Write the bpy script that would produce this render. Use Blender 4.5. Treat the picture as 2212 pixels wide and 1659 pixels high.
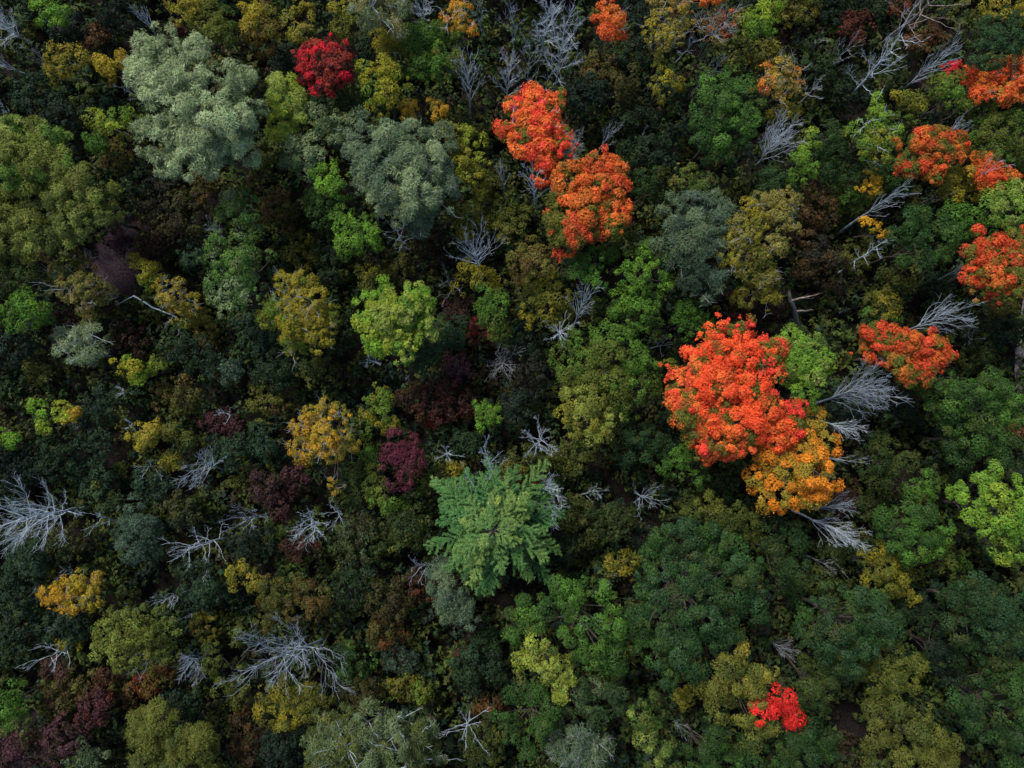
import bpy, math
import numpy as np
from mathutils import Vector

for o in list(bpy.data.objects):
    bpy.data.objects.remove(o)
scene = bpy.context.scene
COL = scene.collection

# ------------------------------------------------------------------ camera
CAM_H = 72.0
TILT = math.radians(2.2)
HFOV = math.radians(70.0)
cam_data = bpy.data.cameras.new('camera')
cam = bpy.data.objects.new('camera', cam_data)
COL.objects.link(cam)
cam.location = (0, 0, CAM_H)
cam.rotation_euler = (TILT, 0, 0)
cam_data.sensor_width = 36.0
cam_data.lens = 18.0 / math.tan(HFOV / 2)
cam_data.clip_end = 4000
scene.camera = cam

# ------------------------------------------------------------------ light
SUN_EL, SUN_AZ = math.radians(53), math.radians(-38)      # high soft sun veiled by cloud
world = bpy.data.worlds.new('World')
scene.world = world
world.use_nodes = True
wn = world.node_tree
wn.nodes.clear()
w_out = wn.nodes.new('ShaderNodeOutputWorld')
w_bg = wn.nodes.new('ShaderNodeBackground')
w_sky = wn.nodes.new('ShaderNodeTexSky')
w_sky.sky_type = 'NISHITA'
w_sky.sun_disc = False
w_sky.sun_elevation = SUN_EL
w_sky.sun_rotation = SUN_AZ
w_sky.air_density = 1.0
w_sky.dust_density = 2.5
w_bg.inputs['Strength'].default_value = 0.07
wn.links.new(w_sky.outputs[0], w_bg.inputs['Color'])
wn.links.new(w_bg.outputs[0], w_out.inputs['Surface'])
sun_data = bpy.data.lights.new('sun', 'SUN')
sun_data.energy = 1.5
sun_data.angle = math.radians(11)
sun_data.color = (1.0, 0.94, 0.82)
sun = bpy.data.objects.new('sun', sun_data)
COL.objects.link(sun)
sd = Vector((math.cos(SUN_EL) * math.sin(SUN_AZ), math.cos(SUN_EL) * math.cos(SUN_AZ), math.sin(SUN_EL)))
sun.rotation_euler = sd.to_track_quat('Z', 'Y').to_euler()
sun.location = sd * 120
scene.view_settings.view_transform = 'Standard'
scene.view_settings.look = 'None'
scene.view_settings.gamma = 1.0
scene.view_settings.use_curve_mapping = False
scene.view_settings.exposure = 1.2
scene.cycles.max_bounces = 5
scene.cycles.diffuse_bounces = 2
scene.cycles.transmission_bounces = 3

# ------------------------------------------------------------------ helpers
FPX = 1106.0 / math.tan(HFOV / 2)
_c, _s = math.cos(TILT), math.sin(TILT)


def at(px, py, z):
    """The point at height z seen at (px, py) on a 2212 x 1659 frame."""
    dx, dy, dz = (px - 1106.0) / FPX, -(py - 829.5) / FPX, -1.0
    wy, wz = dy * _c - dz * _s, dy * _s + dz * _c
    t = (z - CAM_H) / wz
    return np.array((dx * t, wy * t, z))


def metres(rpx, z):
    return rpx * (CAM_H - z) / FPX


def lin(rgb, gain=1.0):
    c = np.asarray(rgb, float) / 255.0
    c = np.where(c <= 0.04045, c / 12.92, ((c + 0.055) / 1.055) ** 2.4)
    return np.clip(c * gain, 0.002, 0.9)


def unit(v):
    return v / np.maximum(np.linalg.norm(v, axis=-1, keepdims=True), 1e-9)


def make_mesh(name, V, F, mats, col=None):
    """V (n,3), F (m,4) quads or (m,3) triangles -> mesh datablock."""
    k = F.shape[1]
    me = bpy.data.meshes.new(name)
    me.vertices.add(len(V))
    me.vertices.foreach_set('co', np.ascontiguousarray(V, dtype=np.float32).ravel())
    me.loops.add(F.size)
    me.loops.foreach_set('vertex_index', np.ascontiguousarray(F, dtype=np.int32).ravel())
    me.polygons.add(len(F))
    me.polygons.foreach_set('loop_start', np.arange(0, F.size, k, dtype=np.int32))
    me.update(calc_edges=True)
    if col is not None:
        a = me.attributes.new('tint', 'FLOAT_COLOR', 'POINT')
        rgba = np.ones((len(V), 4), dtype=np.float32)
        rgba[:, :3] = col
        a.data.foreach_set('color', rgba.ravel())
    me.materials.append(mats)
    return me


def link(name, me, parent=None):
    o = bpy.data.objects.new(name, me)
    COL.objects.link(o)
    if parent is not None:
        o.parent = parent
    return o


def thing(name, label, cat, loc, group=None):
    o = bpy.data.objects.new(name, None)
    o.empty_display_size = 0.5
    COL.objects.link(o)
    o.location = [float(v) for v in loc]
    o['label'] = label
    o['category'] = cat
    if group:
        o['group'] = group
    return o


# ------------------------------------------------------------------ materials
def new_mat(name):
    m = bpy.data.materials.new(name)
    m.use_nodes = True
    m.node_tree.nodes.clear()
    return m, m.node_tree.nodes, m.node_tree.links


def leaf_material(name, rough, spec, trans, grain):
    m, N, L = new_mat(name)
    out = N.new('ShaderNodeOutputMaterial')
    at_ = N.new('ShaderNodeAttribute')
    at_.attribute_name = 'tint'
    geo = N.new('ShaderNodeNewGeometry')
    noi = N.new('ShaderNodeTexNoise')
    noi.inputs['Scale'].default_value = grain
    noi.inputs['Detail'].default_value = 3
    L.new(geo.outputs['Position'], noi.inputs['Vector'])
    mp = N.new('ShaderNodeMapRange')
    mp.inputs[1].default_value, mp.inputs[2].default_value = 0.3, 0.7
    mp.inputs[3].default_value, mp.inputs[4].default_value = 0.75, 1.25
    L.new(noi.outputs['Fac'], mp.inputs[0])
    hsv = N.new('ShaderNodeHueSaturation')
    L.new(at_.outputs['Color'], hsv.inputs['Color'])
    L.new(mp.outputs[0], hsv.inputs['Value'])
    pb = N.new('ShaderNodeBsdfPrincipled')
    pb.inputs['Roughness'].default_value = rough
    pb.inputs['Specular IOR Level'].default_value = spec
    L.new(hsv.outputs[0], pb.inputs['Base Color'])
    tr = N.new('ShaderNodeBsdfTranslucent')
    L.new(hsv.outputs[0], tr.inputs['Color'])
    mx = N.new('ShaderNodeMixShader')
    mx.inputs[0].default_value = trans
    L.new(pb.outputs[0], mx.inputs[1])
    L.new(tr.outputs[0], mx.inputs[2])
    L.new(mx.outputs[0], out.inputs['Surface'])
    return m


def bark_material(name, c1, c2, scale):
    m, N, L = new_mat(name)
    out = N.new('ShaderNodeOutputMaterial')
    geo = N.new('ShaderNodeNewGeometry')
    noi = N.new('ShaderNodeTexNoise')
    noi.inputs['Scale'].default_value = scale
    noi.inputs['Detail'].default_value = 5
    L.new(geo.outputs['Position'], noi.inputs['Vector'])
    cr = N.new('ShaderNodeValToRGB')
    cr.color_ramp.elements[0].position, cr.color_ramp.elements[1].position = 0.35, 0.65
    cr.color_ramp.elements[0].color = (*c1, 1)
    cr.color_ramp.elements[1].color = (*c2, 1)
    L.new(noi.outputs['Fac'], cr.inputs['Fac'])
    pb = N.new('ShaderNodeBsdfPrincipled')
    pb.inputs['Roughness'].default_value = 0.8
    pb.inputs['Specular IOR Level'].default_value = 0.25
    bmp = N.new('ShaderNodeBump')
    bmp.inputs['Strength'].default_value = 0.5
    bmp.inputs['Distance'].default_value = 0.03
    L.new(noi.outputs['Fac'], bmp.inputs['Height'])
    L.new(bmp.outputs[0], pb.inputs['Normal'])
    L.new(cr.outputs[0], pb.inputs['Base Color'])
    L.new(pb.outputs[0], out.inputs['Surface'])
    return m


LEAF = {
    'soft': leaf_material('maple_leaf', 0.7, 0.15, 0.32, 2.2),
    'gloss': leaf_material('oak_leaf', 0.55, 0.14, 0.25, 1.2),
    'felt': leaf_material('willow_leaf', 0.62, 0.2, 0.22, 1.6),
    'needle': leaf_material('pine_needle', 0.6, 0.25, 0.15, 2.0),
    'dim': leaf_material('shrub_leaf', 0.65, 0.2, 0.25, 1.1),
}
BARK = {
    'dead': bark_material('weathered_bark', (0.32, 0.38, 0.45), (0.52, 0.60, 0.69), 3.0),
    'deadblue': bark_material('silvered_bark', (0.20, 0.25, 0.31), (0.38, 0.45, 0.53), 2.2),
    'deadgrey': bark_material('grey_bark', (0.17, 0.19, 0.21), (0.34, 0.37, 0.40), 3.0),
    'live': bark_material('brown_bark', (0.055, 0.045, 0.037), (0.13, 0.11, 0.095), 4.0),
    'snag': bark_material('snag_bark', (0.13, 0.10, 0.085), (0.34, 0.29, 0.27), 3.0),
    'twig': bark_material('twig_bark', (0.17, 0.165, 0.155), (0.34, 0.33, 0.31), 3.0),
}


# ------------------------------------------------------------------ branch tubes
def tubes(P, R, sides=4):
    """Chains of points P (B,K,3) with radii R (B,K) -> welded tapered tubes."""
    B, K, _ = P.shape
    T = unit(np.gradient(P, axis=1))
    mean = unit(T.mean(axis=1))
    ref = np.where(np.abs(mean[:, 2:3]) > 0.8, np.array([[1.0, 0, 0]]), np.array([[0, 0, 1.0]]))
    ref = np.repeat(ref[:, None, :], K, axis=1)
    n1 = unit(np.cross(T, ref))
    n2 = np.cross(T, n1)
    a = np.arange(sides) * 2 * math.pi / sides
    V = (P[:, :, None, :] + R[:, :, None, None] *
         (np.cos(a)[None, None, :, None] * n1[:, :, None, :] + np.sin(a)[None, None, :, None] * n2[:, :, None, :]))
    idx = np.arange(B * K * sides).reshape(B, K, sides)
    nx = np.roll(idx, -1, axis=2)
    F = np.stack([idx[:, :-1], nx[:, :-1], nx[:, 1:], idx[:, 1:]], axis=-1).reshape(-1, 4)
    return V.reshape(-1, 3), F


def join(parts):
    Vs, Fs, n = [], [], 0
    for V, F in parts:
        Vs.append(V)
        Fs.append(F + n)
        n += len(V)
    return np.concatenate(Vs), np.concatenate(Fs)


def chain(p0, d, L, K, rng, curl=0.0, wob=0.06):
    """Curved chains from p0 (B,3) along d (B,3) of length L (B,): curl lifts their tips."""
    B = len(p0)
    t = np.linspace(0, 1, K)[None, :, None]
    P = p0[:, None, :] + d[:, None, :] * L[:, None, None] * t
    P[:, :, 2] += (curl * L)[:, None] * t[:, :, 0] ** 2 if np.ndim(curl) else curl * L[:, None] * t[:, :, 0] ** 2
    wobble = rng.normal(0, wob, (B, K, 3)) * L[:, None, None]
    wobble[:, 0] = 0
    return P + wobble * (0.3 + t)


def bare_limb(rng, p0, d, L, r0, n2, n3, curl, sec=0.62):
    """One dead limb with its branches and twigs as one mesh (V, F)."""
    K = 8
    main = chain(p0[None], d[None], np.array([L]), K, rng, curl, 0.02)
    side = np.cross(d, rng.normal(size=3))
    main += side[None, None] * (rng.normal(0, 0.1) * L * np.linspace(0, 1, K) ** 2)[None, :, None]
    rad = np.maximum(r0 * (1 - 0.85 * np.linspace(0, 1, K)), 0.010)[None]
    out = [tubes(main, rad, 5)]
    T = unit(np.gradient(main[0], axis=0))

    def on(f):
        x = f * (K - 1)
        i = np.minimum(x.astype(int), K - 2)
        w = (x - i)[:, None]
        return main[0][i] * (1 - w) + main[0][i + 1] * w, unit(T[i] * (1 - w) + T[i + 1] * w)

    f = np.sort(rng.uniform(0.12, 1.0, n2) ** 0.75)
    ps, ts = on(f)
    q = unit(np.cross(ts, rng.normal(size=(n2, 3))))
    q[:, 2] = np.abs(q[:, 2]) * 0.8
    ang = rng.uniform(0.32, 0.75, n2)[:, None]
    ds = unit(ts * np.cos(ang) + q * np.sin(ang) + np.array([0, 0, 0.1]))
    L2 = np.maximum(L * sec * (1.1 - 0.7 * f) * rng.uniform(0.35, 1.35, n2), 0.3)
    B2 = chain(ps, ds, L2, 4, rng, 0.14, 0.035)
    r2 = np.clip(r0 * 0.42 * (1 - 0.55 * f), 0.010, 0.0155)[:, None] * np.array([[1, 0.75, 0.55, 0.32]])
    r2 = np.maximum(r2, 0.008)
    out.append(tubes(B2, r2, 4))
    if n3:
        src = rng.integers(0, n2, n2 * n3)
        g = rng.uniform(0.15, 1.0, n2 * n3)
        x = g * 3
        i = np.minimum(x.astype(int), 2)
        w = (x - i)[:, None]
        p3 = B2[src, i] * (1 - w) + B2[src, i + 1] * w
        t3 = unit(B2[src, i + 1] - B2[src, i])
        nb = max(2, int(n2 * 1.2))                      # short spurs straight on the limb
        ps2, ts2 = on(rng.uniform(0.15, 1.0, nb))
        p3, t3 = np.concatenate([p3, ps2]), np.concatenate([t3, ts2])
        m = len(p3)
        q = unit(np.cross(t3, rng.normal(size=(m, 3))))
        ang = rng.uniform(0.35, 1.0, m)[:, None]
        d3 = unit(t3 * np.cos(ang) + q * np.sin(ang) + np.array([0, 0, 0.1]))
        L3 = np.concatenate([L2[src] * rng.uniform(0.25, 0.7, len(src)) * (1.1 - 0.5 * g), L * rng.uniform(0.06, 0.2, nb)])
        B3 = chain(p3, d3, np.maximum(L3, 0.2), 3, rng, 0.1, 0.05)
        out.append(tubes(B3, np.repeat(np.array([[0.0095, 0.0075, 0.0045]]), m, axis=0), 3))
    return join(out)


def bare_tree(spec, rng):
    """A leafless tree: trunk and every main limb (with its branches and twigs) are parts."""
    cx, cy, R, z = spec['c']
    top = at(cx, cy, z)
    Rm = metres(R, z)
    if spec.get('base') is not None:
        b = spec['base']
        base = at(b[0], b[1], b[2] if len(b) > 2 else 1.5)
        gz = base[2]
        if gz > 0.2 and z - gz > 2:
            dirn = (base - top) / (z - gz)
            base = base + dirn * min(gz, 1.5) * 0.8
            base[2] = max(base[2], 0.0) if gz > 2.0 else 0.0
    else:
        base = np.array((top[0], top[1], 0.0))
    root = thing(spec['name'], spec['label'], 'dead tree', base, spec.get('group', 'bare dead trees among the canopy'))
    bk = spec.get('bark', 'dead')
    if bk == 'dead' and rng.random() < 0.5:
        bk = 'deadblue'
    mat = BARK[bk]
    K = 9
    t = np.linspace(0, 1, K)
    P = base[None] * (1 - t[:, None]) + top[None] * t[:, None]
    P += rng.normal(0, 0.012, (K, 3)) * np.linalg.norm(top - base) * (t * (1.2 - t))[:, None]
    r0 = 0.62 * spec.get('r', 0.12 + 0.028 * Rm)
    V, F = tubes(P[None], (r0 * (1 - 0.82 * t))[None], 7)
    link('trunk', make_mesh('trunk', V - base, F, mat), root)
    nl = int(1.2 * spec.get('n', max(4, int(5 + 1.6 * Rm))))
    lo = spec.get('lo', 0.45)
    axis = unit(top - base)
    fan = spec.get('fan')            # (azimuth in degrees, half width) limits the spread
    off = min(1.0, math.hypot(cx - 1106, cy - 890) / 900)
    el_auto = (0.1 + 0.35 * off, 0.95 + 0.3 * off)
    a0 = rng.uniform(0, 6.28)
    for k in range(nl):
        f = lo + (1 - lo) * (k + rng.uniform(0.1, 0.9)) / nl
        x = f * (K - 1)
        i = min(int(x), K - 2)
        p = P[i] * (1 - (x - i)) + P[i + 1] * (x - i)
        if fan:
            az = math.radians(fan[0] + fan[1] * (2 * ((k * 0.618 + 0.13) % 1) - 1))
        else:
            az = a0 + k * 2.4 + rng.uniform(-0.4, 0.4)
        el = rng.uniform(*spec.get('el', el_auto))
        d = np.array((math.cos(az) * math.cos(el), math.sin(az) * math.cos(el), math.sin(el)))
        d = unit(d + axis * spec.get('ax', 0.15))
        L = Rm * rng.uniform(0.5, 1.35) * (1.15 - 0.45 * f) / max(0.55, math.cos(el) ** 0.5)
        tw = spec.get('tw', 1.0)
        n2 = max(3, int((2.2 + 1.5 * L) * tw))
        n3 = max(2, int(2.6 * tw))
        V, F = bare_limb(rng, p, d, L, min(max(r0 * 0.36 * (1.2 - 0.75 * f), 0.02), 0.043), n2, n3, spec.get('curl', 0.2))
        link('limb', make_mesh('limb', V - base, F, mat), root)
    return root


# ------------------------------------------------------------------ foliage
STYLE = {
    # puff radius, leaf length and width, leaves per square metre, shell, lift, flatness, puff cover, radial lay
    'maple': dict(pr=(0.20, 0.60), L=0.15, W=0.135, dens=270, shell=0.35, up=0.7, flat=0.8, cov=1.5, radial=0.25, mat='soft'),
    'oak':   dict(pr=(0.34, 0.85), L=0.17, W=0.125, dens=190, shell=0.62, up=0.75, flat=1.05, cov=0.85, radial=0.32, mat='gloss', q=(0.5, 1.2)),
    'leafy': dict(pr=(0.30, 0.66), L=0.165, W=0.12, dens=175, shell=0.55, up=0.45, flat=0.95, cov=0.9, radial=0.4, mat='soft'),
    'willow': dict(pr=(0.36, 0.78), L=0.27, W=0.07, dens=270, shell=0.35, up=0.4, flat=1.0, cov=1.0, radial=0.75, mat='felt'),
    'sparse': dict(pr=(0.22, 0.48), L=0.145, W=0.11, dens=150, shell=0.3, up=0.35, flat=0.95, cov=1.1, radial=0.3, mat='soft'),
    'shrub': dict(pr=(0.28, 0.72), L=0.23, W=0.16, dens=95, shell=0.4, up=0.4, flat=0.95, cov=0.85, radial=0.35, mat='dim'),
}


def leaf_quads(pos, nrm, d, L, W, rng, tri=False):
    n = len(pos)
    nrm = unit(nrm)
    d = unit(d - nrm * (d * nrm).sum(1, keepdims=True))
    s = np.cross(nrm, d)
    k = rng.uniform(0.65, 1.3, (n, 1))
    Lh, Wh = L * 0.5 * k, W * 0.5 * k * rng.uniform(0.8, 1.2, (n, 1))
    lift = nrm * Wh * rng.uniform(0.1, 0.6, (n, 1))
    if tri:
        V = np.stack([pos - d * Lh * 0.8 + s * Wh, pos + d * Lh * 1.1 - nrm * Lh * 0.25, pos - d * Lh * 0.8 - s * Wh], 1)
        return V.reshape(-1, 3), np.arange(n * 3).reshape(n, 3)
    V = np.empty((n, 4, 3))
    V[:, 0] = pos - d * Lh
    V[:, 1] = pos + s * Wh + lift - d * Lh * 0.1
    V[:, 2] = pos + d * Lh - nrm * Lh * 0.25
    V[:, 3] = pos - s * Wh + lift - d * Lh * 0.1
    F = np.arange(n * 4).reshape(n, 4)
    return V.reshape(-1, 3), F


def puffs_of(lobes, st, rng, gain=1.0):
    """lobes: list of (centre, R, colour index) -> puff centres, directions, radii, depth, colour index"""
    C, D, R, Q, I = [], [], [], [], []
    pm = 0.5 * (st['pr'][0] + st['pr'][1]) * gain
    for c, r, ci in lobes:
        n = max(4, int(st['cov'] * 1.9 * (r / pm) ** 2))
        k = np.arange(n) + 0.5
        ct = 1 - 1.25 * k / n
        ph = k * 2.39996 + rng.uniform(0, 6.28)
        stt = np.sqrt(np.maximum(0, 1 - ct ** 2))
        d = np.stack([stt * np.cos(ph), stt * np.sin(ph), ct], 1)
        d = unit(d + rng.normal(0, 0.16, (n, 3)))
        q = rng.uniform(*st.get('q', (0.66, 1.1)), n)
        q[rng.random(n) < 0.2] *= 0.72
        spr = (rng.random(n) < 0.2) & (q > 0.8)
        q[spr] *= rng.uniform(1.1, 1.45, spr.sum())
        C.append(c[None] + d * (r * q)[:, None] * np.array([1, 1, st['flat']]))
        D.append(unit(d + np.array([0, 0, st['up']])))
        R.append(rng.uniform(*st['pr'], n) * gain * np.clip(0.7 + 0.25 * r, 0.7, 1.15) * np.where(spr, 0.62, 1.0))
        Q.append(q)
        I.append(np.full(n, ci))
    return (np.concatenate(x) for x in (C, D, R, Q, I))


def foliage(lobes, st, pal, rng, inner=None, dens=1.0, mixing=0.16, gain=1.0, tri=True, blend=0.0, lit_tips=None, drift=0.72):
    C, D, R, Q, I = puffs_of(lobes, st, rng, gain)
    n = np.maximum(6, (st['dens'] * dens * math.pi * R ** 2).astype(int))
    src = np.repeat(np.arange(len(C)), n)
    N = len(src)
    u = unit(rng.normal(size=(N, 3)))
    dd = D[src]
    dot = (u * dd).sum(1, keepdims=True)
    u = unit(np.where(dot < -0.2, u - 1.7 * dot * dd, u))
    rr = (st['shell'] + (1.08 - st['shell']) * rng.random(N) ** 0.6)
    rr = np.where(rng.random(N) < 0.07, rr * 1.25, rr)
    asp = rng.uniform(0.7, 1.35, (len(C), 3)) * np.array([1, 1, 0.8])
    pos = C[src] + u * (R[src] * rr)[:, None] * asp[src]
    nrm = unit(u * (1 - st['radial']) + dd * 0.4 + np.array([0, 0, 0.14]) + rng.normal(0, 0.36, (N, 3)))
    dirv = unit(u + rng.normal(0, 0.45, (N, 3)) + np.array([0, 0, -0.15]))
    V, F = leaf_quads(pos, nrm, dirv, st['L'], st['W'], rng, tri)
    pal = np.array([lin(p) for p in pal])
    ci = I.copy() % len(pal)
    sw = rng.random(len(C)) < mixing
    ci[sw] = rng.integers(0, len(pal), sw.sum())
    base = (pal[ci] * (1 - blend) + pal.mean(0) * blend) * rng.uniform(0.8, 1.2, (len(C), 1))
    if lit_tips is not None:                       # outermost sprays tinted yellower and paler, painting sunlit tops into the colour
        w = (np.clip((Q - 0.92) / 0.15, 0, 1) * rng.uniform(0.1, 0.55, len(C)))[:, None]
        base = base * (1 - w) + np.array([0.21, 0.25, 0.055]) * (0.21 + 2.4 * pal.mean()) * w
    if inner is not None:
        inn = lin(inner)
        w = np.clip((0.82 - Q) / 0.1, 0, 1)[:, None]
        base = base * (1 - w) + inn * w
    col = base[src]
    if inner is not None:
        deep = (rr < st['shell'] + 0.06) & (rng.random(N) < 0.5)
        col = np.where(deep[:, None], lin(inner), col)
    if len(pal) > 1:
        wv = rng.normal(size=(5, 3)) * np.array([[0.5], [0.8], [1.2], [2.0], [3.2]])
        nz = sum(np.sin(pos @ w_ + p_) for w_, p_ in zip(wv, rng.uniform(0, 6.28, 5))) / 5 ** 0.5
        g = np.clip((nz - 0.1) / 0.9, 0, 1)[:, None] * drift
        alt = pal[(ci[src] + 1) % len(pal)]
        col = col * (1 - g) + alt * g
    col = col * rng.uniform(0.78, 1.25, (N, 1)) * (1 + rng.normal(0, 0.07, (N, 3)))
    return V, F, np.repeat(np.clip(col, 0.002, 0.92), 3 if tri else 4, axis=0), C, R


def auto_lobes(cx, cy, rx, ry, rng, ci=0, ncol=1):
    r = 0.5 * (rx + ry)
    out = [(cx, cy, 0.52 * r, ci)]
    n = 6 if r > 45 else (5 if r > 28 else 4)
    a0 = rng.uniform(0, 6.28)
    for k in range(n):
        a = a0 + 6.2832 * (k + rng.uniform(-0.25, 0.25)) / n
        q = rng.uniform(0.52, 0.70)
        out.append((cx + rx * q * math.cos(a), cy + ry * q * math.sin(a), r * rng.uniform(0.34, 0.48),
                    int(rng.integers(0, ncol)) if rng.random() < 0.55 else ci))
    return out


def trunk_and_limbs(root, base, lobes, ztop, rng, mat, r0):
    cen = np.mean([c for c, r, i in lobes], axis=0)
    K = 6
    t = np.linspace(0, 1, K)
    hi = np.array((cen[0], cen[1], max(0.5, cen[2] - 0.12 * ztop)))
    P = base[None] * (1 - t[:, None]) + hi[None] * t[:, None]
    P[1:-1] += rng.normal(0, 0.01, (K - 2, 3)) * ztop
    parts = [tubes(P[None], (r0 * (1.15 - 0.75 * t))[None], 7)]
    m = len(lobes)
    f = rng.uniform(0.45, 0.95, m) * (K - 1)
    i = f.astype(int)
    w = (f - i)[:, None]
    p0 = P[i] * (1 - w) + P[np.minimum(i + 1, K - 1)] * w
    end = np.array([c for c, r, ii in lobes])
    tt = np.linspace(0, 1, 5)[None, :, None]
    B = p0[:, None] * (1 - tt) + end[:, None] * tt
    B[:, :, 2] -= (np.sin(tt[:, :, 0] * math.pi) * 0.06 * np.linalg.norm(end - p0, axis=1)[:, None])
    parts.append(tubes(B, np.repeat(r0 * np.array([[0.42, 0.34, 0.26, 0.18, 0.1]]), m, 0), 5))
    V, F = join(parts)
    link('trunk', make_mesh('trunk', V - base, F, mat), root)


def leafy_tree(spec, rng):
    st = STYLE[spec['style']]
    z = spec['z']
    pal = spec['pal']
    px = spec['lobes']
    if isinstance(px, tuple):
        cx, cy, rx, ry = px
        px = auto_lobes(cx, cy, rx, ry, rng, 0, len(pal))
    px = [(l + (0,))[:4] for l in px]
    ax = np.average([l[0] for l in px], weights=[l[2] ** 2 for l in px])
    ay = np.average([l[1] for l in px], weights=[l[2] ** 2 for l in px])
    far = max(math.hypot(l[0] - ax, l[1] - ay) + 0.5 * l[2] for l in px)
    droop = (0.9 if spec['style'] == 'maple' else 1.35) * spec.get('droop', 0.6)
    lobes = []
    cat_tree = spec['cat'] == 'tree'
    for x, y, r, ci in px:
        if len(px) > 8 and cat_tree and rng.random() < 0.03 and ci not in spec.get('boughs', {}):
            continue
        x, y, r = x + rng.normal(0, 0.14) * r, y + rng.normal(0, 0.14) * r, r * rng.uniform(0.84, 1.16)
        q = math.hypot(x - ax, y - ay) / max(far, 1)
        R = metres(r, z) * (0.88 if spec['style'] == 'oak' else 1.0)
        zc = z - R * 0.6 - droop * metres(far, z) * q ** 1.7 + rng.normal(0, 0.7 if spec['style'] == 'oak' else 0.36) * min(R, 1.5)
        lobes.append((at(x, y, max(zc, 0.5)), R, ci))
    base = at(ax, ay, z * 0.8)
    base[2] = 0.0
    root = thing(spec['name'], spec['label'], spec['cat'], base, spec['group'])
    far_m = metres(far, z)
    r0 = 0.05 + 0.035 * far_m if spec['cat'] == 'tree' else 0.03 + 0.015 * far_m
    trunk_and_limbs(root, base, lobes, z, rng, BARK[spec.get('bark', 'live')], r0)
    boughs = spec.get('boughs', {})
    main = [l for l in lobes if l[2] not in boughs]
    dens = spec.get('dens', 1.0)
    kw = dict(inner=spec.get('inner'), dens=dens, mixing=spec.get('mix', 0.16), gain=spec.get('gain', 1.0), blend=0.0 if spec['style'] == 'maple' else spec.get('blend', 0.35),
              drift=0.9 if spec['style'] == 'maple' else 0.72, lit_tips=True if spec['style'] in ('oak', 'leafy') and pal[0][1] > pal[0][0] else None)
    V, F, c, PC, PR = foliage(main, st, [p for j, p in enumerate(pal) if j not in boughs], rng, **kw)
    link('crown' if spec['cat'] == 'tree' else 'foliage', make_mesh('crown', V - base, F, LEAF[st['mat']], c), root)
    allC = [PC]
    for ci, lab in boughs.items():
        sub = [(c_, r_, 0) for c_, r_, i_ in lobes if i_ == ci]
        V, F, c, PC, PR = foliage(sub, st, [pal[ci]], rng, **dict(kw, inner=None, lit_tips=None, gain=0.42 if sub[0][1] < 0.4 else 1.0))
        b = link('bough', make_mesh('bough', V - base, F, LEAF[st['mat']], c), root)
        b['label'] = lab
        allC.append(PC)
    tw = spec.get('twigs', 0)
    if tw:
        PC = np.concatenate(allC)
        m = min(len(PC), int(tw))
        sel = rng.choice(len(PC), m, replace=False)
        end = PC[sel] + np.array([0, 0, 0.25]) + rng.normal(0, 0.15, (m, 3))
        lc = np.array([c_ for c_, r_, i_ in lobes])
        near = lc[np.argmin(np.linalg.norm(end[:, None] - lc[None], axis=2), axis=1)] + np.array([0, 0, 0.1])
        tt = np.linspace(0, 1, 5)[None, :, None]
        B = near[:, None] * (1 - tt) + (near + (end - near) * spec.get('poke', 1.35))[:, None] * tt
        B[:, 1:] += rng.normal(0, 0.06, (m, 4, 3))
        own = np.argmin(np.linalg.norm(end[:, None] - lc[None], axis=2), axis=1)
        for j in np.unique(own):
            Bj = B[own == j]
            k = len(Bj)
            src = rng.integers(0, k, k * 4)
            p3 = Bj[src, rng.integers(2, 5, k * 4)]
            d3 = unit(unit(Bj[:, 4] - Bj[:, 0])[src] + rng.normal(0, 0.6, (k * 4, 3)) + np.array([0, 0, 0.3]))
            B3 = chain(p3, d3, rng.uniform(0.3, 0.8, k * 4), 3, rng, 0.1, 0.05)
            V, F = join([tubes(Bj, np.repeat(np.array([[0.04, 0.033, 0.026, 0.018, 0.009]]), k, 0), 4),
                         tubes(B3, np.repeat(np.array([[0.015, 0.011, 0.006]]), k * 4, 0), 3)])
            link('branch', make_mesh('branch', V - base, F, BARK[spec.get('twigbark', 'twig')]), root)
    return root


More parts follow.
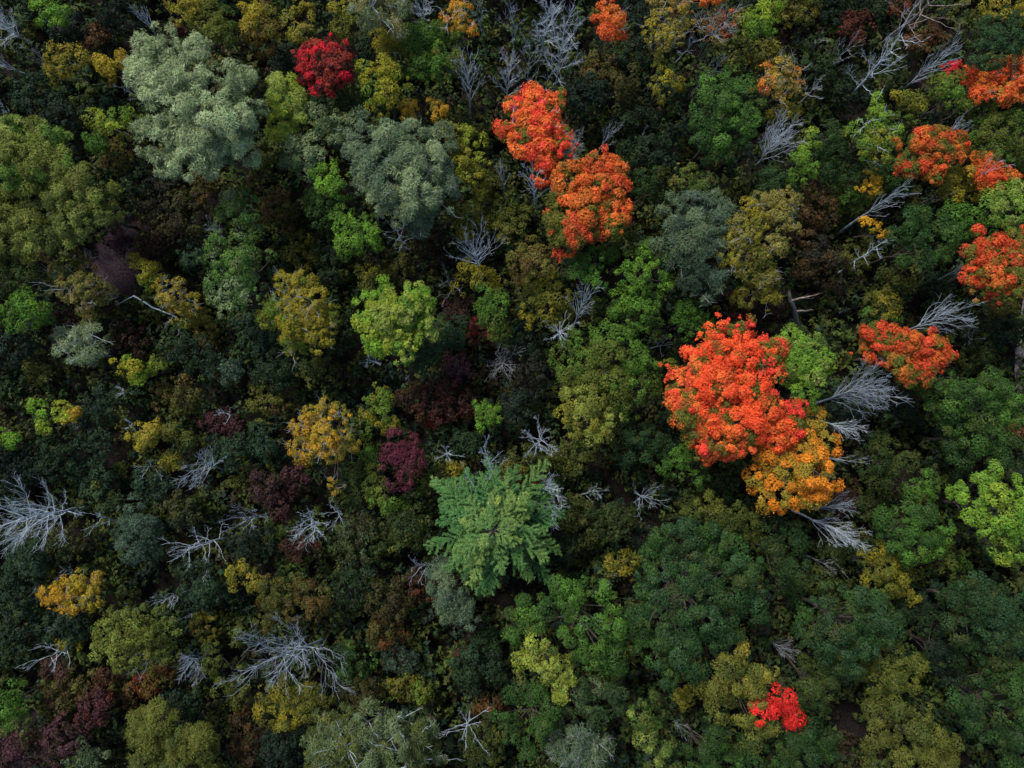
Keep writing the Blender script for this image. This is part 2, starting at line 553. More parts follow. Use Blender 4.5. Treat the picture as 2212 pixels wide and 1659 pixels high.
def pine_tree(spec, rng):
    """White pine from above: whorls of branches, each branch with its feathery sprays is a part."""
    cx, cy, R, z = spec['c']
    top = at(cx, cy, z)
    base = np.array((top[0], top[1], 0.0))
    root = thing('pine_tree', spec['label'], 'tree', base)
    K = 7
    t = np.linspace(0, 1, K)
    P = base[None] * (1 - t[:, None]) + top[None] * t[:, None]
    V, F = tubes(P[None], (0.34 * (1 - 0.93 * t))[None], 8)
    link('trunk', make_mesh('trunk', V - base, F, BARK['live']), root)
    Rm = metres(R, z - 4)
    pal = [lin(p) for p in spec['pal']]
    levels = 12
    for lv in range(levels):
        q = lv / (levels - 1)
        zb = z - 0.5 - 5.2 * q
        nb = [4, 5, 7, 8, 9, 10, 10, 10, 10, 9, 9, 8][lv]
        a0 = rng.uniform(0, 6.28)
        for k in range(nb):
            az = a0 + 6.2832 * (k + rng.uniform(-0.42, 0.42)) / nb
            L = Rm * (0.26 + 0.86 * q ** 0.62) * rng.choice([rng.uniform(0.5, 0.8), rng.uniform(0.8, 1.15)])
            d = np.array((math.cos(az), math.sin(az), 0.0))
            s = np.array((-d[1], d[0], 0.0))
            p0 = np.array((top[0], top[1], zb + rng.normal(0, 0.3)))
            m = 8
            tt = np.linspace(0, 1, m)
            rise = 0.5 - 0.42 * q
            main = p0[None] + d[None] * (L * tt)[:, None]
            main[:, 2] += L * (rise * tt - 0.28 * tt ** 2)
            main += s[None] * (rng.normal(0, 0.05) * L * tt ** 2)[:, None]
            parts = [tubes(main[None], (0.06 * (1 - 0.8 * tt))[None], 5)]
            ns = max(6, int(3.4 * L))
            f = np.linspace(0.22, 0.97, ns)
            x = f * (m - 1)
            i = np.minimum(x.astype(int), m - 2)
            w = (x - i)[:, None]
            ps = main[i] * (1 - w) + main[i + 1] * w
            sg = np.where(np.arange(ns) % 2, 1.0, -1.0)
            Ls = np.maximum((0.36 + 0.16 * L) * np.minimum(1, (1.15 - f) * 1.7) * rng.uniform(0.6, 1.3, ns), 0.15)
            ds = unit(d[None] * 1.0 + s[None] * sg[:, None] * 0.85 + rng.normal(0, 0.22, (ns, 3)) + np.array([0, 0, 0.1]))
            B = chain(ps, ds, Ls, 4, rng, 0.08, 0.03)
            parts.append(tubes(B, np.repeat(np.array([[0.022, 0.018, 0.013, 0.008]]), ns, 0), 3))
            # needle tufts along sprays and main axis
            g = max(10, int(26 * 1.0))
            src = np.repeat(np.arange(ns), np.maximum(9, (Ls * 95).astype(int)))
            n = len(src)
            x = rng.uniform(0.0, 3, n)
            i = np.minimum(x.astype(int), 2)
            w = (x - i)[:, None]
            pos = B[src, i] * (1 - w) + B[src, i + 1] * w
            xm = rng.uniform(0.72, 1.0, int(L * 45)) * (m - 1)
            im = np.minimum(xm.astype(int), m - 2)
            wm = (xm - im)[:, None]
            pos2 = main[im] * (1 - wm) + main[im + 1] * wm
            pos = np.concatenate([pos, pos2])
            ax = np.concatenate([ds[src], np.repeat(d[None], len(pos2), 0)])
            n = len(pos)
            rad = rng.normal(size=(n, 3))
            rad = unit(rad - ax * (rad * ax).sum(1, keepdims=True) * 0.8)
            rad[:, 2] = np.abs(rad[:, 2]) * 0.9
            pos = pos + rad * rng.uniform(0.01, 0.12, (n, 1))
            dv = unit(ax * 0.9 + rad * 0.75 + rng.normal(0, 0.2, (n, 3)))
            nr = unit(np.array([0, 0, 1.0]) + rng.normal(0, 0.45, (n, 3)))
            Vn, Fn = leaf_quads(pos, nr, dv, 0.22, 0.075, rng, True)
            tip = np.linalg.norm(pos[:, :2] - top[None, :2], axis=1) / max(L, 0.5)
            edge = np.clip(rng.normal(0.62 - 0.75 * q, 0.2) + 0.55 * np.clip(tip - 0.55, 0, 1), 0, 1) * rng.uniform(0.2, 1.0)
            edge = edge[:, None]
            col = pal[0] * (1 - edge) + pal[1] * edge
            col = col * rng.uniform(0.78, 1.25, (n, 1))
            V, F = join(parts)
            br = link('branch', make_mesh('branch', V - base, F, BARK['live']), root)
            link('needles', make_mesh('needles', Vn - base, Fn, LEAF['needle'], np.repeat(col, 3, 0)), br)
    return root

# ------------------------------------------------------------------ colours of the leaves
K = dict(
    scar=(243, 92, 52), scar2=(232, 74, 60), scor=(243, 122, 62), oran=(228, 114, 56), orod=(208, 84, 52), rust=(196, 82, 44),
    crim=(205, 40, 58), brick=(158, 66, 52), wine=(76, 40, 42), plum=(98, 46, 62), maroon=(56, 38, 30), mauve=(92, 58, 68),
    amber=(218, 134, 40), gold=(196, 150, 46), must=(152, 138, 52), yel=(150, 140, 42), tan=(132, 126, 72), brown=(98, 74, 42),
    char=(138, 154, 50), lime=(112, 154, 50), leaf=(82, 124, 46), mid=(56, 88, 36), olive=(98, 104, 42), oliv2=(78, 82, 36),
    moss=(66, 80, 36), sage=(132, 150, 108), silver=(154, 172, 126), grey=(98, 116, 82), teal=(50, 78, 50), dteal=(37, 57, 43),
    dgreen=(40, 62, 32), dark=(32, 46, 36), pine=(70, 116, 62), pinet=(130, 150, 72), dred=(118, 38, 34), drust=(112, 64, 38), dbrick=(98, 50, 42), dplum=(78, 45, 52), dwine=(64, 42, 37), ygreen=(136, 152, 72), ora2=(200, 112, 50),
    dbrown=(50, 42, 30), steel=(80, 102, 82), forest=(40, 66, 34), red=(214, 50, 44),
)
SPECS = []
CANOPY, UNDER = 'leafy trees of the forest canopy', 'low shrubs between the trees'


def T(label, style, z, pal, lobes, name='broadleaf_tree', **kw):
    SPECS.append(dict(kind='leafy', label=label, style=style, z=z, pal=[K[p] for p in pal.split()], lobes=lobes,
                      name=name, cat='tree', **dict(dict(group=CANOPY), **kw)))


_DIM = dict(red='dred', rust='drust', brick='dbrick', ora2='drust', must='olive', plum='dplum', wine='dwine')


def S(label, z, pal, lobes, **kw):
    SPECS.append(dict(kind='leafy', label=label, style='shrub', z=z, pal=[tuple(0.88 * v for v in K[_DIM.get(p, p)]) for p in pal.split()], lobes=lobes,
                      name='shrub', cat='shrub', mix=0.4, **dict(dict(group=UNDER), **kw)))


def D(label, c, base=None, name='dead_tree', **kw):
    SPECS.append(dict(kind='bare', label=label, c=c, base=base, name=name, **kw))


# ================================================================== the coloured maples
T('big scarlet maple, the largest and brightest red tree', 'maple', 16,
  'scar scor scar2 olive', [(1590, 708, 26, 2), (1612, 705, 16, 2), (1560, 750, 44, 0), (1520, 775, 36, 0), (1612, 775, 46, 0), (1666, 770, 30, 2), (1668, 806, 22, 1),
   (1500, 806, 34, 1), (1444, 800, 22, 3), (1462, 830, 26, 1), (1548, 832, 50, 0), (1612, 838, 48, 0), (1480, 866, 38, 1), (1540, 890, 46, 0),
   (1600, 905, 50, 0), (1652, 872, 34, 0), (1706, 905, 34, 2), (1660, 930, 42, 0), (1610, 955, 38, 1), (1500, 925, 34, 3), (1480, 905, 22, 3), (1545, 958, 28, 2),
   (1528, 982, 20, 3), (1575, 975, 24, 0), (1728, 888, 18, 2), (1690, 945, 26, 0), (1450, 860, 20, 1)],
  name='maple_tree', inner=K['olive'], mix=0.12, twigs=26, twigbark='deadgrey', poke=1.1, droop=0.4)
T('amber yellow tree touching the underside of the big scarlet maple', 'leafy', 14.5,
  'amber amber must', [(1735, 985, 40, 0), (1752, 915, 34, 2), (1772, 958, 32, 0), (1722, 965, 38, 2), (1668, 985, 36, 0), (1640, 1035, 38, 1), (1700, 1022, 46, 0), (1760, 1012, 40, 0),
   (1690, 1070, 36, 0), (1748, 1060, 38, 1), (1652, 1072, 26, 2), (1780, 1040, 24, 0)], inner=K['must'], mix=0.2, twigs=30, twigbark='live', poke=1.05, dens=1.25)
T('lime green tree squeezed against the right flank of the big scarlet maple', 'leafy', 15,
  'lime leaf ygreen', [(1712, 722, 24, 1), (1702, 755, 34, 0), (1742, 762, 34, 1), (1780, 770, 20, 0), (1722, 805, 40, 0), (1760, 822, 34, 2), (1735, 852, 32, 0), (1748, 880, 18, 0), (1728, 780, 34, 0), (1745, 790, 30, 0), (1770, 795, 28, 0)],
  gain=0.85)
T('flame orange maple with bare twigs poking through its upper rim', 'maple', 14.5,
  'scor scar2 oran orod', [(1118, 238, 28, 0), (1150, 228, 30, 0), (1176, 245, 28, 0), (1206, 222, 16, 0), (1213, 206, 8, 1), (1105, 285, 26, 2), (1140, 282, 36, 0), (1182, 276, 30, 0),
   (1206, 300, 26, 1), (1226, 310, 18, 1), (1170, 320, 34, 1), (1130, 312, 26, 0), (1180, 352, 26, 3), (1168, 380, 22, 3), (1222, 282, 14, 1)],
  name='maple_tree', inner=K['olive'], twigs=12, twigbark='dead', poke=1.3)
T('coral topped maple fading to olive green at its base', 'maple', 15,
  'orod oran ora2 olive', [(1250, 358, 26, 0), (1290, 352, 30, 0), (1325, 372, 28, 1), (1230, 395, 34, 2), (1280, 402, 40, 1), (1334, 405, 24, 0), (1210, 432, 30, 3), (1255, 446, 40, 1),
   (1310, 448, 40, 1), (1340, 440, 18, 0), (1200, 475, 28, 3), (1245, 492, 34, 3), (1292, 490, 34, 0), (1325, 482, 22, 2), (1215, 515, 26, 3), (1250, 525, 28, 2), (1220, 546, 16, 0)],
  name='maple_tree', inner=K['olive'], mix=0.2, droop=0.45)
T('rust orange maple just below a white fan of bare branches', 'maple', 13,
  'orod rust ora2 olive', [(1892, 724, 24, 0), (1925, 728, 26, 0), (1878, 758, 26, 1), (1915, 758, 30, 0), (1955, 752, 30, 1), (1992, 742, 28, 0), (2026, 758, 26, 0), (1985, 775, 30, 0),
   (2020, 782, 24, 1), (1940, 785, 28, 2), (1965, 805, 26, 3), (2000, 806, 24, 3), (2040, 770, 16, 0)], name='maple_tree', inner=K['olive'], mix=0.2)
T('orange red maple with a vertical grey snag fan at its upper rim', 'maple', 13,
  'rust ora2 orod olive', [(2003, 288, 20, 2), (1990, 312, 24, 1), (2026, 300, 22, 2), (1942, 326, 22, 0), (1975, 342, 30, 0), (2015, 330, 28, 3), (2058, 312, 26, 0), (2070, 330, 18, 1),
   (2040, 350, 26, 0), (2000, 365, 24, 1), (1965, 368, 20, 3), (2015, 385, 18, 1), (1935, 312, 10, 1), (2045, 300, 14, 1)], name='maple_tree', inner=K['olive'])
T('large red orange maple cut off by the right edge of the frame', 'maple', 14.5,
  'rust orod olive oran', [(2112, 500, 14, 1), (2145, 528, 30, 0), (2195, 520, 26, 0), (2108, 552, 24, 1), (2148, 568, 32, 0), (2192, 560, 30, 1), (2110, 585, 26, 0), (2150, 605, 32, 2),
   (2190, 608, 28, 2), (2120, 625, 24, 1), (2165, 632, 24, 1), (2098, 612, 18, 0), (2228, 560, 34, 0), (2222, 610, 28, 2)], name='maple_tree', inner=K['olive'])
T('crimson tree, half bright red and half dull brick', 'maple', 12.5,
  'crim brick wine', [(668, 112, 20, 0), (690, 108, 22, 1), (722, 108, 22, 0), (742, 118, 18, 2), (668, 140, 24, 0), (700, 138, 26, 1), (732, 140, 26, 1), (668, 170, 22, 0), (648, 160, 16, 2),
   (700, 168, 26, 1), (735, 165, 18, 1), (700, 186, 16, 0), (718, 182, 16, 1)], name='maple_tree', inner=K['maroon'])
T('plum purple tree with a small rounded crown', 'leafy', 10,
  'plum plum wine', [(862, 952, 28, 0), (892, 958, 26, 2), (848, 980, 26, 0), (880, 985, 30, 0), (910, 985, 20, 2), (845, 1008, 24, 0), (875, 1018, 28, 0), (900, 1010, 22, 2), (858, 1042, 20, 0), (885, 1045, 20, 0)],
  inner=K['maroon'], dens=1.2)
T('gold and green tree carrying one vivid red spray', 'oak', 14.5,
  'olive moss must red', [(1540, 1470, 34, 0), (1575, 1440, 30, 0), (1600, 1412, 17, 2), (1625, 1460, 36, 1), (1590, 1490, 36, 0), (1640, 1500, 28, 0), (1555, 1520, 32, 1), (1600, 1540, 32, 0),
   (1655, 1460, 22, 1), (1660, 1575, 22, 1), (1630, 1572, 24, 0), (1672, 1508, 24, 3), (1692, 1520, 24, 3), (1650, 1535, 22, 3), (1700, 1545, 20, 3), (1712, 1560, 12, 3)],
  boughs={3: 'vivid red spray of leaves'}, droop=0.4)
T('orange maple sapling at the upper rim between dark gaps', 'maple', 12.5, 'ora2 rust oran', [(1310, 12, 18, 0), (1318, 38, 22, 0), (1298, 55, 18, 1), (1340, 40, 16, 0), (1322, 66, 22, 0), (1336, 72, 14, 1), (1285, 40, 10, 1)],
  name='maple_tree', dens=0.8, twigs=8)
T('orange brown tree behind the bare forked log by the right rim', 'maple', 12, 'ora2 rust must', [(2128, 350, 26, 0), (2155, 372, 28, 1), (2120, 388, 26, 0), (2170, 390, 20, 0), (2098, 372, 16, 2), (2140, 405, 20, 0)], name='maple_tree')
T('burnt orange tree split by a thick bare limb at the upper right corner', 'maple', 13, 'ora2 rust oran must', [(2100, 170, 20, 1), (2130, 180, 22, 0), (2155, 165, 22, 1), (2120, 210, 20, 1), (2195, 140, 26, 0), (2205, 170, 22, 1),
   (2175, 200, 22, 0), (2150, 205, 18, 2), (2095, 148, 12, 2), (2212, 205, 22, 0)], name='maple_tree', twigs=10)
T('small bright red maple tuft near the upper right corner', 'maple', 8, 'crim brick', [(2050, 150, 12, 0), (2062, 162, 11, 0), (2042, 168, 9, 1), (2066, 148, 8, 0)], name='maple_tree')
T('red flecked orange tree clipped by the top rim', 'maple', 13, 'orod ora2 olive', [(1535, 2, 13, 0), (1515, -2, 12, 1), (1556, -4, 13, 2)], name='maple_tree')

# ================================================================== silver, grey and sage trees
T('huge silver green willow, the palest leafy crown', 'willow', 17,
  'silver sage grey', [(350, 85, 24, 0), (330, 112, 30, 0), (372, 115, 32, 1), (430, 98, 32, 0), (425, 128, 30, 1), (302, 132, 24, 0), (320, 160, 34, 0), (372, 158, 36, 1), (300, 175, 28, 0), (340, 200, 38, 0),
   (392, 190, 40, 2), (420, 180, 30, 0), (488, 158, 26, 1), (530, 165, 22, 1), (505, 185, 30, 2), (450, 205, 38, 0), (490, 220, 34, 0), (385, 235, 36, 0), (430, 248, 40, 0), (475, 262, 40, 0),
   (520, 250, 34, 2), (540, 275, 28, 1), (350, 300, 40, 2), (322, 320, 24, 1), (395, 310, 38, 1), (440, 300, 36, 0), (375, 345, 36, 2), (420, 345, 36, 0), (465, 330, 36, 0), (500, 305, 34, 0),
   (520, 330, 28, 1), (460, 368, 22, 0), (555, 240, 18, 1), (360, 365, 18, 2)], name='willow_tree', droop=0.5, mix=0.3)
T('grey green domed willow with a soft brushed crown', 'willow', 15,
  'grey steel sage', [(800, 305, 40, 0), (850, 292, 38, 1), (895, 300, 36, 0), (938, 315, 40, 0), (785, 350, 38, 0), (830, 350, 42, 0), (880, 350, 44, 0), (930, 362, 42, 2), (960, 390, 30, 1), (800, 395, 38, 0),
   (850, 405, 42, 0), (900, 415, 42, 2), (945, 430, 34, 1), (870, 450, 34, 0), (920, 462, 32, 0), (905, 488, 20, 1), (770, 320, 20, 1), (825, 440, 24, 1)], name='willow_tree', twigs=40, twigbark='deadgrey', mix=0.3)
T('blue grey tree with a sage top and dark lower half', 'willow', 14,
  'steel grey dteal', [(1450, 450, 28, 1), (1490, 450, 34, 0), (1535, 455, 34, 0), (1560, 480, 28, 0), (1460, 490, 32, 1), (1505, 495, 38, 1), (1545, 510, 30, 0), (1440, 515, 22, 0), (1490, 535, 36, 1), (1470, 565, 34, 2),
   (1520, 560, 34, 2), (1490, 600, 36, 2), (1540, 605, 32, 2), (1515, 630, 26, 2)], twigs=26, twigbark='deadgrey', name='willow_tree')
T('small sage tree with fine pale twigs beside a dark hollow', 'willow', 8, 'sage grey', [(140, 722, 16, 0), (165, 740, 24, 0), (200, 725, 22, 0), (150, 760, 18, 1), (190, 762, 22, 1), (215, 770, 16, 1), (178, 715, 14, 1)],
  twigs=30, twigbark='dead', name='willow_tree', dens=0.8)
T('pale beige feathery tree at the top rim with a forked grey trunk', 'willow', 15, 'tan grey sage', [(775, 10, 22, 0), (810, 12, 30, 0), (850, 15, 28, 0), (800, 40, 28, 1), (840, 45, 28, 0), (860, 25, 16, 1), (825, -15, 34, 0)],
  twigs=26, twigbark='dead', name='willow_tree', dens=0.8)
T('sage tree threaded with dead limbs at the bottom rim', 'willow', 13, 'grey moss olive', [(710, 1560, 36, 0), (755, 1555, 34, 1), (800, 1560, 32, 0), (850, 1570, 34, 0), (700, 1605, 36, 0), (750, 1610, 38, 2), (800, 1620, 40, 0),
   (850, 1615, 38, 0), (900, 1600, 34, 1), (920, 1635, 36, 2), (870, 1655, 36, 2), (730, 1650, 36, 1), (680, 1640, 24, 2), (930, 1570, 20, 0)], twigs=46, twigbark='dead', poke=1.6, name='willow_tree', dens=0.85)
T('misty sage grey crown tucked under the pine', 'willow', 9, 'steel grey', [(960, 1240, 28, 0), (970, 1275, 34, 1), (985, 1310, 34, 0), (960, 1310, 26, 1), (1010, 1325, 24, 0)], name='willow_tree')
T('half bare grey tree along the bottom rim', 'willow', 10, 'grey steel', [(1220, 1590, 28, 0), (1260, 1585, 28, 1), (1300, 1605, 28, 0), (1235, 1625, 30, 1), (1285, 1640, 30, 0), (1200, 1620, 18, 1)], twigs=40, twigbark='deadgrey', dens=0.6, poke=1.5, name='willow_tree')
T('dark teal oval tree below the leafless left thicket', 'willow', 8, 'steel dteal', [(290, 1105, 28, 0), (275, 1140, 28, 1), (310, 1140, 32, 0), (290, 1175, 32, 0), (325, 1175, 26, 1), (300, 1205, 20, 1)], name='willow_tree')
S('dim sage shrub under the mustard tree', 6, 'steel teal', (487, 795, 46, 34))
S('sage shrub around a short dead fork', 5, 'steel dteal', (865, 1424, 44, 36))

# ================================================================== yellow, gold and olive trees
T('mustard yellow tree with green skirts', 'sparse', 12,
  'must yel olive leaf', [(590, 625, 22, 2), (625, 615, 26, 1), (660, 620, 28, 0), (640, 655, 34, 0), (690, 655, 30, 0), (600, 660, 28, 3), (580, 690, 22, 3), (630, 695, 34, 1), (675, 695, 34, 0), (712, 685, 26, 2),
   (650, 730, 30, 2), (690, 730, 28, 1), (640, 755, 20, 2), (715, 715, 18, 2)], twigs=50, twigbark='deadgrey', dens=1.5, gain=0.9)
T('chartreuse maple with plump yellow green bosses', 'maple', 14.5,
  'char ygreen lime', [(830, 630, 26, 2), (892, 640, 28, 1), (795, 660, 26, 2), (838, 655, 28, 0), (786, 690, 20, 2), (870, 672, 32, 0), (908, 672, 22, 1), (830, 692, 34, 0), (880, 702, 36, 0), (915, 705, 24, 1), (800, 710, 22, 2),
   (850, 735, 34, 0), (895, 738, 24, 0), (822, 740, 20, 2), (875, 765, 22, 1), (815, 755, 18, 2), (930, 718, 10, 1)], name='maple_tree', inner=K['leaf'], mix=0.14)
T('gold leaved open tree with violet twigs and a green side', 'sparse', 11,
  'gold must olive', [(668, 895, 24, 0), (700, 888, 22, 0), (735, 885, 20, 1), (740, 905, 18, 1), (660, 920, 26, 0), (700, 925, 26, 0), (638, 945, 28, 2), (655, 970, 28, 2), (740, 950, 24, 1), (755, 960, 16, 1), (705, 958, 30, 0), (700, 990, 28, 0),
   (705, 1012, 18, 0), (725, 975, 20, 1), (720, 1038, 14, 1), (730, 1060, 13, 1)], twigs=50, twigbark='deadgrey', dens=1.5)
T('bright yellow tree beside the left margin', 'sparse', 9, 'gold yel must', [(110, 1280, 22, 0), (140, 1262, 24, 0), (175, 1258, 22, 1), (200, 1265, 20, 2), (130, 1295, 24, 0), (165, 1290, 26, 0), (200, 1290, 22, 1), (150, 1310, 18, 0), (210, 1245, 16, 2)],
  dens=1.5, twigs=14, twigbark='deadgrey')
T('tall tan and yellow green tree reaching over the blue grey one', 'sparse', 14,
  'tan yel olive', [(1620, 445, 22, 1), (1650, 440, 22, 0), (1690, 440, 30, 0), (1725, 450, 18, 0), (1600, 480, 24, 0), (1640, 480, 28, 1), (1690, 478, 30, 0), (1715, 495, 18, 0), (1580, 520, 26, 2), (1620, 520, 30, 1), (1570, 550, 20, 1),
   (1600, 555, 30, 1), (1640, 550, 26, 2), (1670, 525, 26, 0), (1610, 590, 26, 2), (1650, 595, 26, 2), (1620, 640, 24, 2), (1655, 640, 24, 1)], twigs=30, twigbark='deadgrey', dens=1.6)
T('feathery yellow green tree at the left edge, upper of two', 'willow', 14, 'olive ygreen leaf', [(15, 295, 30, 1), (60, 285, 32, 0), (100, 300, 34, 1), (140, 320, 28, 1), (35, 335, 38, 0), (85, 340, 40, 0), (130, 355, 34, 0), (20, 375, 34, 2), (70, 385, 34, 0), (-15, 335, 40, 0)], mix=0.3)
T('feathery olive tree below and right of its yellower neighbour', 'willow', 13.5, 'olive moss ygreen', [(150, 395, 34, 1), (190, 385, 32, 0), (130, 430, 36, 1), (180, 430, 40, 0), (225, 430, 34, 0), (160, 475, 38, 1), (205, 480, 36, 1), (235, 470, 26, 0), (185, 510, 26, 1), (110, 400, 24, 2)], mix=0.3)
T('feathery dark olive tree hugging the left margin', 'willow', 12.5, 'moss olive ygreen', [(20, 430, 36, 1), (65, 440, 36, 0), (10, 475, 38, 1), (55, 485, 38, 1), (95, 500, 30, 0), (25, 520, 34, 0), (70, 530, 30, 0), (-15, 500, 30, 0)], mix=0.3)
T('tan thinning tree lying along the mauve clearing', 'sparse', 9, 'tan olive brown', [(92, 542, 18, 0), (115, 565, 24, 0), (125, 595, 22, 0), (165, 560, 22, 1), (190, 580, 22, 1), (150, 625, 26, 0), (185, 625, 24, 0), (225, 635, 26, 0), (175, 660, 22, 0), (200, 675, 22, 1), (205, 645, 22, 0)],
  dens=1.5, twigs=30, twigbark='deadgrey')
T('ochre tree beside the fallen pale trunk', 'sparse', 9, 'must must olive', [(352, 620, 18, 0), (385, 612, 20, 0), (370, 645, 24, 0), (405, 640, 22, 1), (385, 672, 22, 0), (415, 665, 18, 0), (350, 650, 14, 1)], dens=1.5, twigs=26, twigbark='deadgrey')
T('olive brown spread below the ochre tree', 'sparse', 6, 'olive brown must', [(425, 690, 24, 0), (445, 712, 24, 0), (440, 735, 18, 1)], dens=1.3)
T('tiny yellow green tree upslope of the ochre one', 'leafy', 8, 'yel olive leaf', [(300, 570, 16, 0), (315, 585, 18, 0), (335, 590, 16, 1), (320, 605, 16, 2), (345, 602, 12, 2)])
T('lemon yellow treelet near the left hollow, with green flank', 'leafy', 8, 'yel lime olive', [(262, 795, 16, 0), (282, 785, 16, 1), (290, 805, 18, 0), (310, 800, 14, 1), (298, 818, 12, 1)])
T('green yellow sapling with a pale leader next to the lemon treelet', 'leafy', 7, 'olive lime', [(335, 785, 13, 0), (345, 800, 12, 0), (330, 800, 10, 1)])
T('olive yellow round tree capped by a dead twig', 'leafy', 9, 'must olive yel', [(300, 930, 20, 1), (325, 928, 18, 0), (300, 952, 20, 2), (322, 950, 18, 0), (340, 932, 12, 0)])
S('small mustard shrub, upper of a stacked pair by a bare star tree', 6, 'must olive', (368, 932, 20, 16))
S('small yellow shrub, lower of a stacked pair by a bare star tree', 6, 'yel must', (368, 997, 20, 18))
S('olive shrub wedged between the bare star tree and the stacked pair', 6, 'olive moss', (402, 955, 22, 18))
T('twin lime treelets near the left edge, the left clump', 'leafy', 8, 'lime char leaf', [(80, 880, 15, 2), (95, 892, 13, 0), (88, 915, 11, 1), (102, 922, 8, 1)])
T('twin lime treelets near the left edge, the right clump tipped orange', 'leafy', 8, 'char lime gold', [(132, 885, 14, 0), (148, 895, 14, 0), (160, 892, 9, 2), (140, 902, 10, 1)])
T('green treelet cut by the left edge, level with the twin lime treelets', 'leafy', 8, 'lime leaf', [(5, 940, 18, 0), (25, 950, 14, 0), (-8, 955, 16, 1)])
T('yellow olive upright tree below the crimson tree', 'leafy', 12.5, 'yel char olive leaf', [(790, 145, 22, 0), (830, 140, 20, 0), (800, 170, 24, 0), (838, 165, 24, 0), (858, 160, 16, 1), (800, 200, 24, 2), (835, 200, 24, 0), (825, 228, 24, 3), (865, 205, 18, 2)], gain=0.85)
T('yellow larch, narrow and ragged, between willow and crimson tree', 'willow', 12, 'ygreen char leaf', [(600, 180, 18, 0), (625, 190, 18, 1), (600, 205, 22, 0), (612, 225, 24, 1), (640, 220, 18, 0), (645, 245, 22, 0), (600, 245, 22, 1), (612, 270, 22, 1), (620, 292, 18, 0), (600, 290, 12, 1)], name='larch_tree')
T('orange gold treelet, first of a pair below the green oval crown', 'sparse', 9, 'must gold', [(875, 228, 16, 0), (895, 232, 14, 0), (882, 250, 16, 0), (892, 265, 12, 0)], dens=1.4)
T('orange gold treelet, second of a pair, beside a white forked dead tree', 'sparse', 9, 'must gold olive', [(940, 220, 14, 0), (955, 235, 16, 0), (940, 250, 16, 0), (952, 265, 14, 2)], dens=1.4)
T('gold leafed tree with a grey trunk at the top rim', 'sparse', 13, 'amber must', [(975, 5, 14, 0), (985, 25, 18, 0), (1005, 30, 16, 0), (970, 45, 16, 1), (1000, 55, 20, 0), (1015, 70, 16, 1)], dens=1.2, twigs=14, twigbark='dead')
T('olive yellow tree above the round green crown at the top', 'leafy', 10.5, 'yel olive', [(815, 75, 18, 1), (840, 85, 20, 0), (858, 78, 14, 0), (840, 110, 20, 1), (865, 100, 18, 1), (825, 100, 16, 0)])
T('mottled green and gold tree at the top rim', 'leafy', 11, 'olive yel moss', [(735, 25, 22, 1), (758, 40, 20, 0), (730, 55, 20, 0), (755, 65, 18, 2), (745, 85, 16, 2)])
T('yellow olive tree above the crimson tree', 'leafy', 11, 'yel olive tan', [(650, 18, 22, 0), (660, 45, 22, 0), (635, 50, 22, 1), (665, 72, 20, 1), (640, 78, 16, 0), (660, 95, 14, 2)])
T('brownish olive tree on the top rim', 'leafy', 10, 'olive brown must', [(560, 12, 22, 2), (575, 40, 26, 0), (560, 70, 26, 1), (590, 60, 20, 0), (570, 100, 22, 1)])
T('golden olive tree at the top rim beyond the silver willow', 'leafy', 11.5, 'must olive yel', [(385, 10, 22, 0), (412, 15, 22, 0), (400, 40, 22, 1), (425, 40, 20, 1), (435, 12, 18, 0)], gain=0.85)
T('dull green tree behind the shoulder of the silver willow', 'leafy', 11, 'olive mid', [(465, 30, 28, 0), (495, 45, 26, 1), (470, 65, 26, 0), (500, 75, 22, 1), (475, 90, 18, 1)])
T('yellow tree sliver on the top rim', 'leafy', 10, 'yel must', [(540, 18, 18, 0), (552, 42, 18, 0), (535, 60, 12, 1)])
T('olive gold square crowned tree at the upper left', 'leafy', 9, 'must olive', [(120, 118, 18, 0), (150, 115, 18, 0), (170, 128, 16, 0), (125, 142, 20, 0), (155, 145, 18, 1), (118, 160, 12, 1)])
T('bright yellow sprigs beside the pale willow', 'leafy', 10, 'yel must gold', [(215, 130, 13, 0), (225, 145, 14, 0), (240, 140, 12, 0), (232, 162, 10, 0), (262, 125, 12, 1), (270, 142, 11, 1)])
T('ragged yellow green tree under the pale willow', 'leafy', 10, 'char leaf olive', [(195, 255, 16, 2), (230, 262, 20, 0), (255, 255, 18, 1), (285, 262, 18, 0), (255, 285, 20, 0), (285, 295, 16, 2), (220, 285, 16, 2)])
T('deep green mound below the ragged yellow green tree', 'leafy', 9, 'leaf mid', [(195, 300, 18, 0), (215, 305, 18, 0), (205, 320, 16, 1), (225, 318, 12, 1)])
T('bright green tree on the top rim near the upper left corner', 'leafy', 10, 'lime leaf', [(85, 10, 22, 0), (110, 15, 24, 0), (135, 22, 18, 1), (110, 40, 18, 1), (130, 42, 12, 0)])
T('lime and yellow green tree clipped by the top rim', 'leafy', 12, 'lime char leaf', [(1655, 15, 26, 0), (1635, 30, 22, 0), (1605, 42, 16, 1), (1650, 45, 22, 0), (1665, 60, 18, 2), (1625, 60, 14, 2), (1670, 0, 22, 0)])
T('tan and yellow tree with a crooked pale trunk', 'sparse', 13, 'tan yel must', [(1400, 55, 18, 1), (1425, 45, 22, 0), (1455, 50, 24, 0), (1480, 45, 18, 2), (1430, 75, 22, 0), (1460, 85, 20, 2), (1400, 80, 14, 1), (1440, 105, 14, 0)], dens=1.4, twigs=20, twigbark='deadgrey')
T('tan orange tree on the top rim above the crooked pale trunk', 'sparse', 13, 'tan must ora2', [(1435, 5, 20, 0), (1465, 8, 20, 1), (1485, 15, 14, 2), (1410, 2, 14, 0)], dens=1.4, twigs=10)
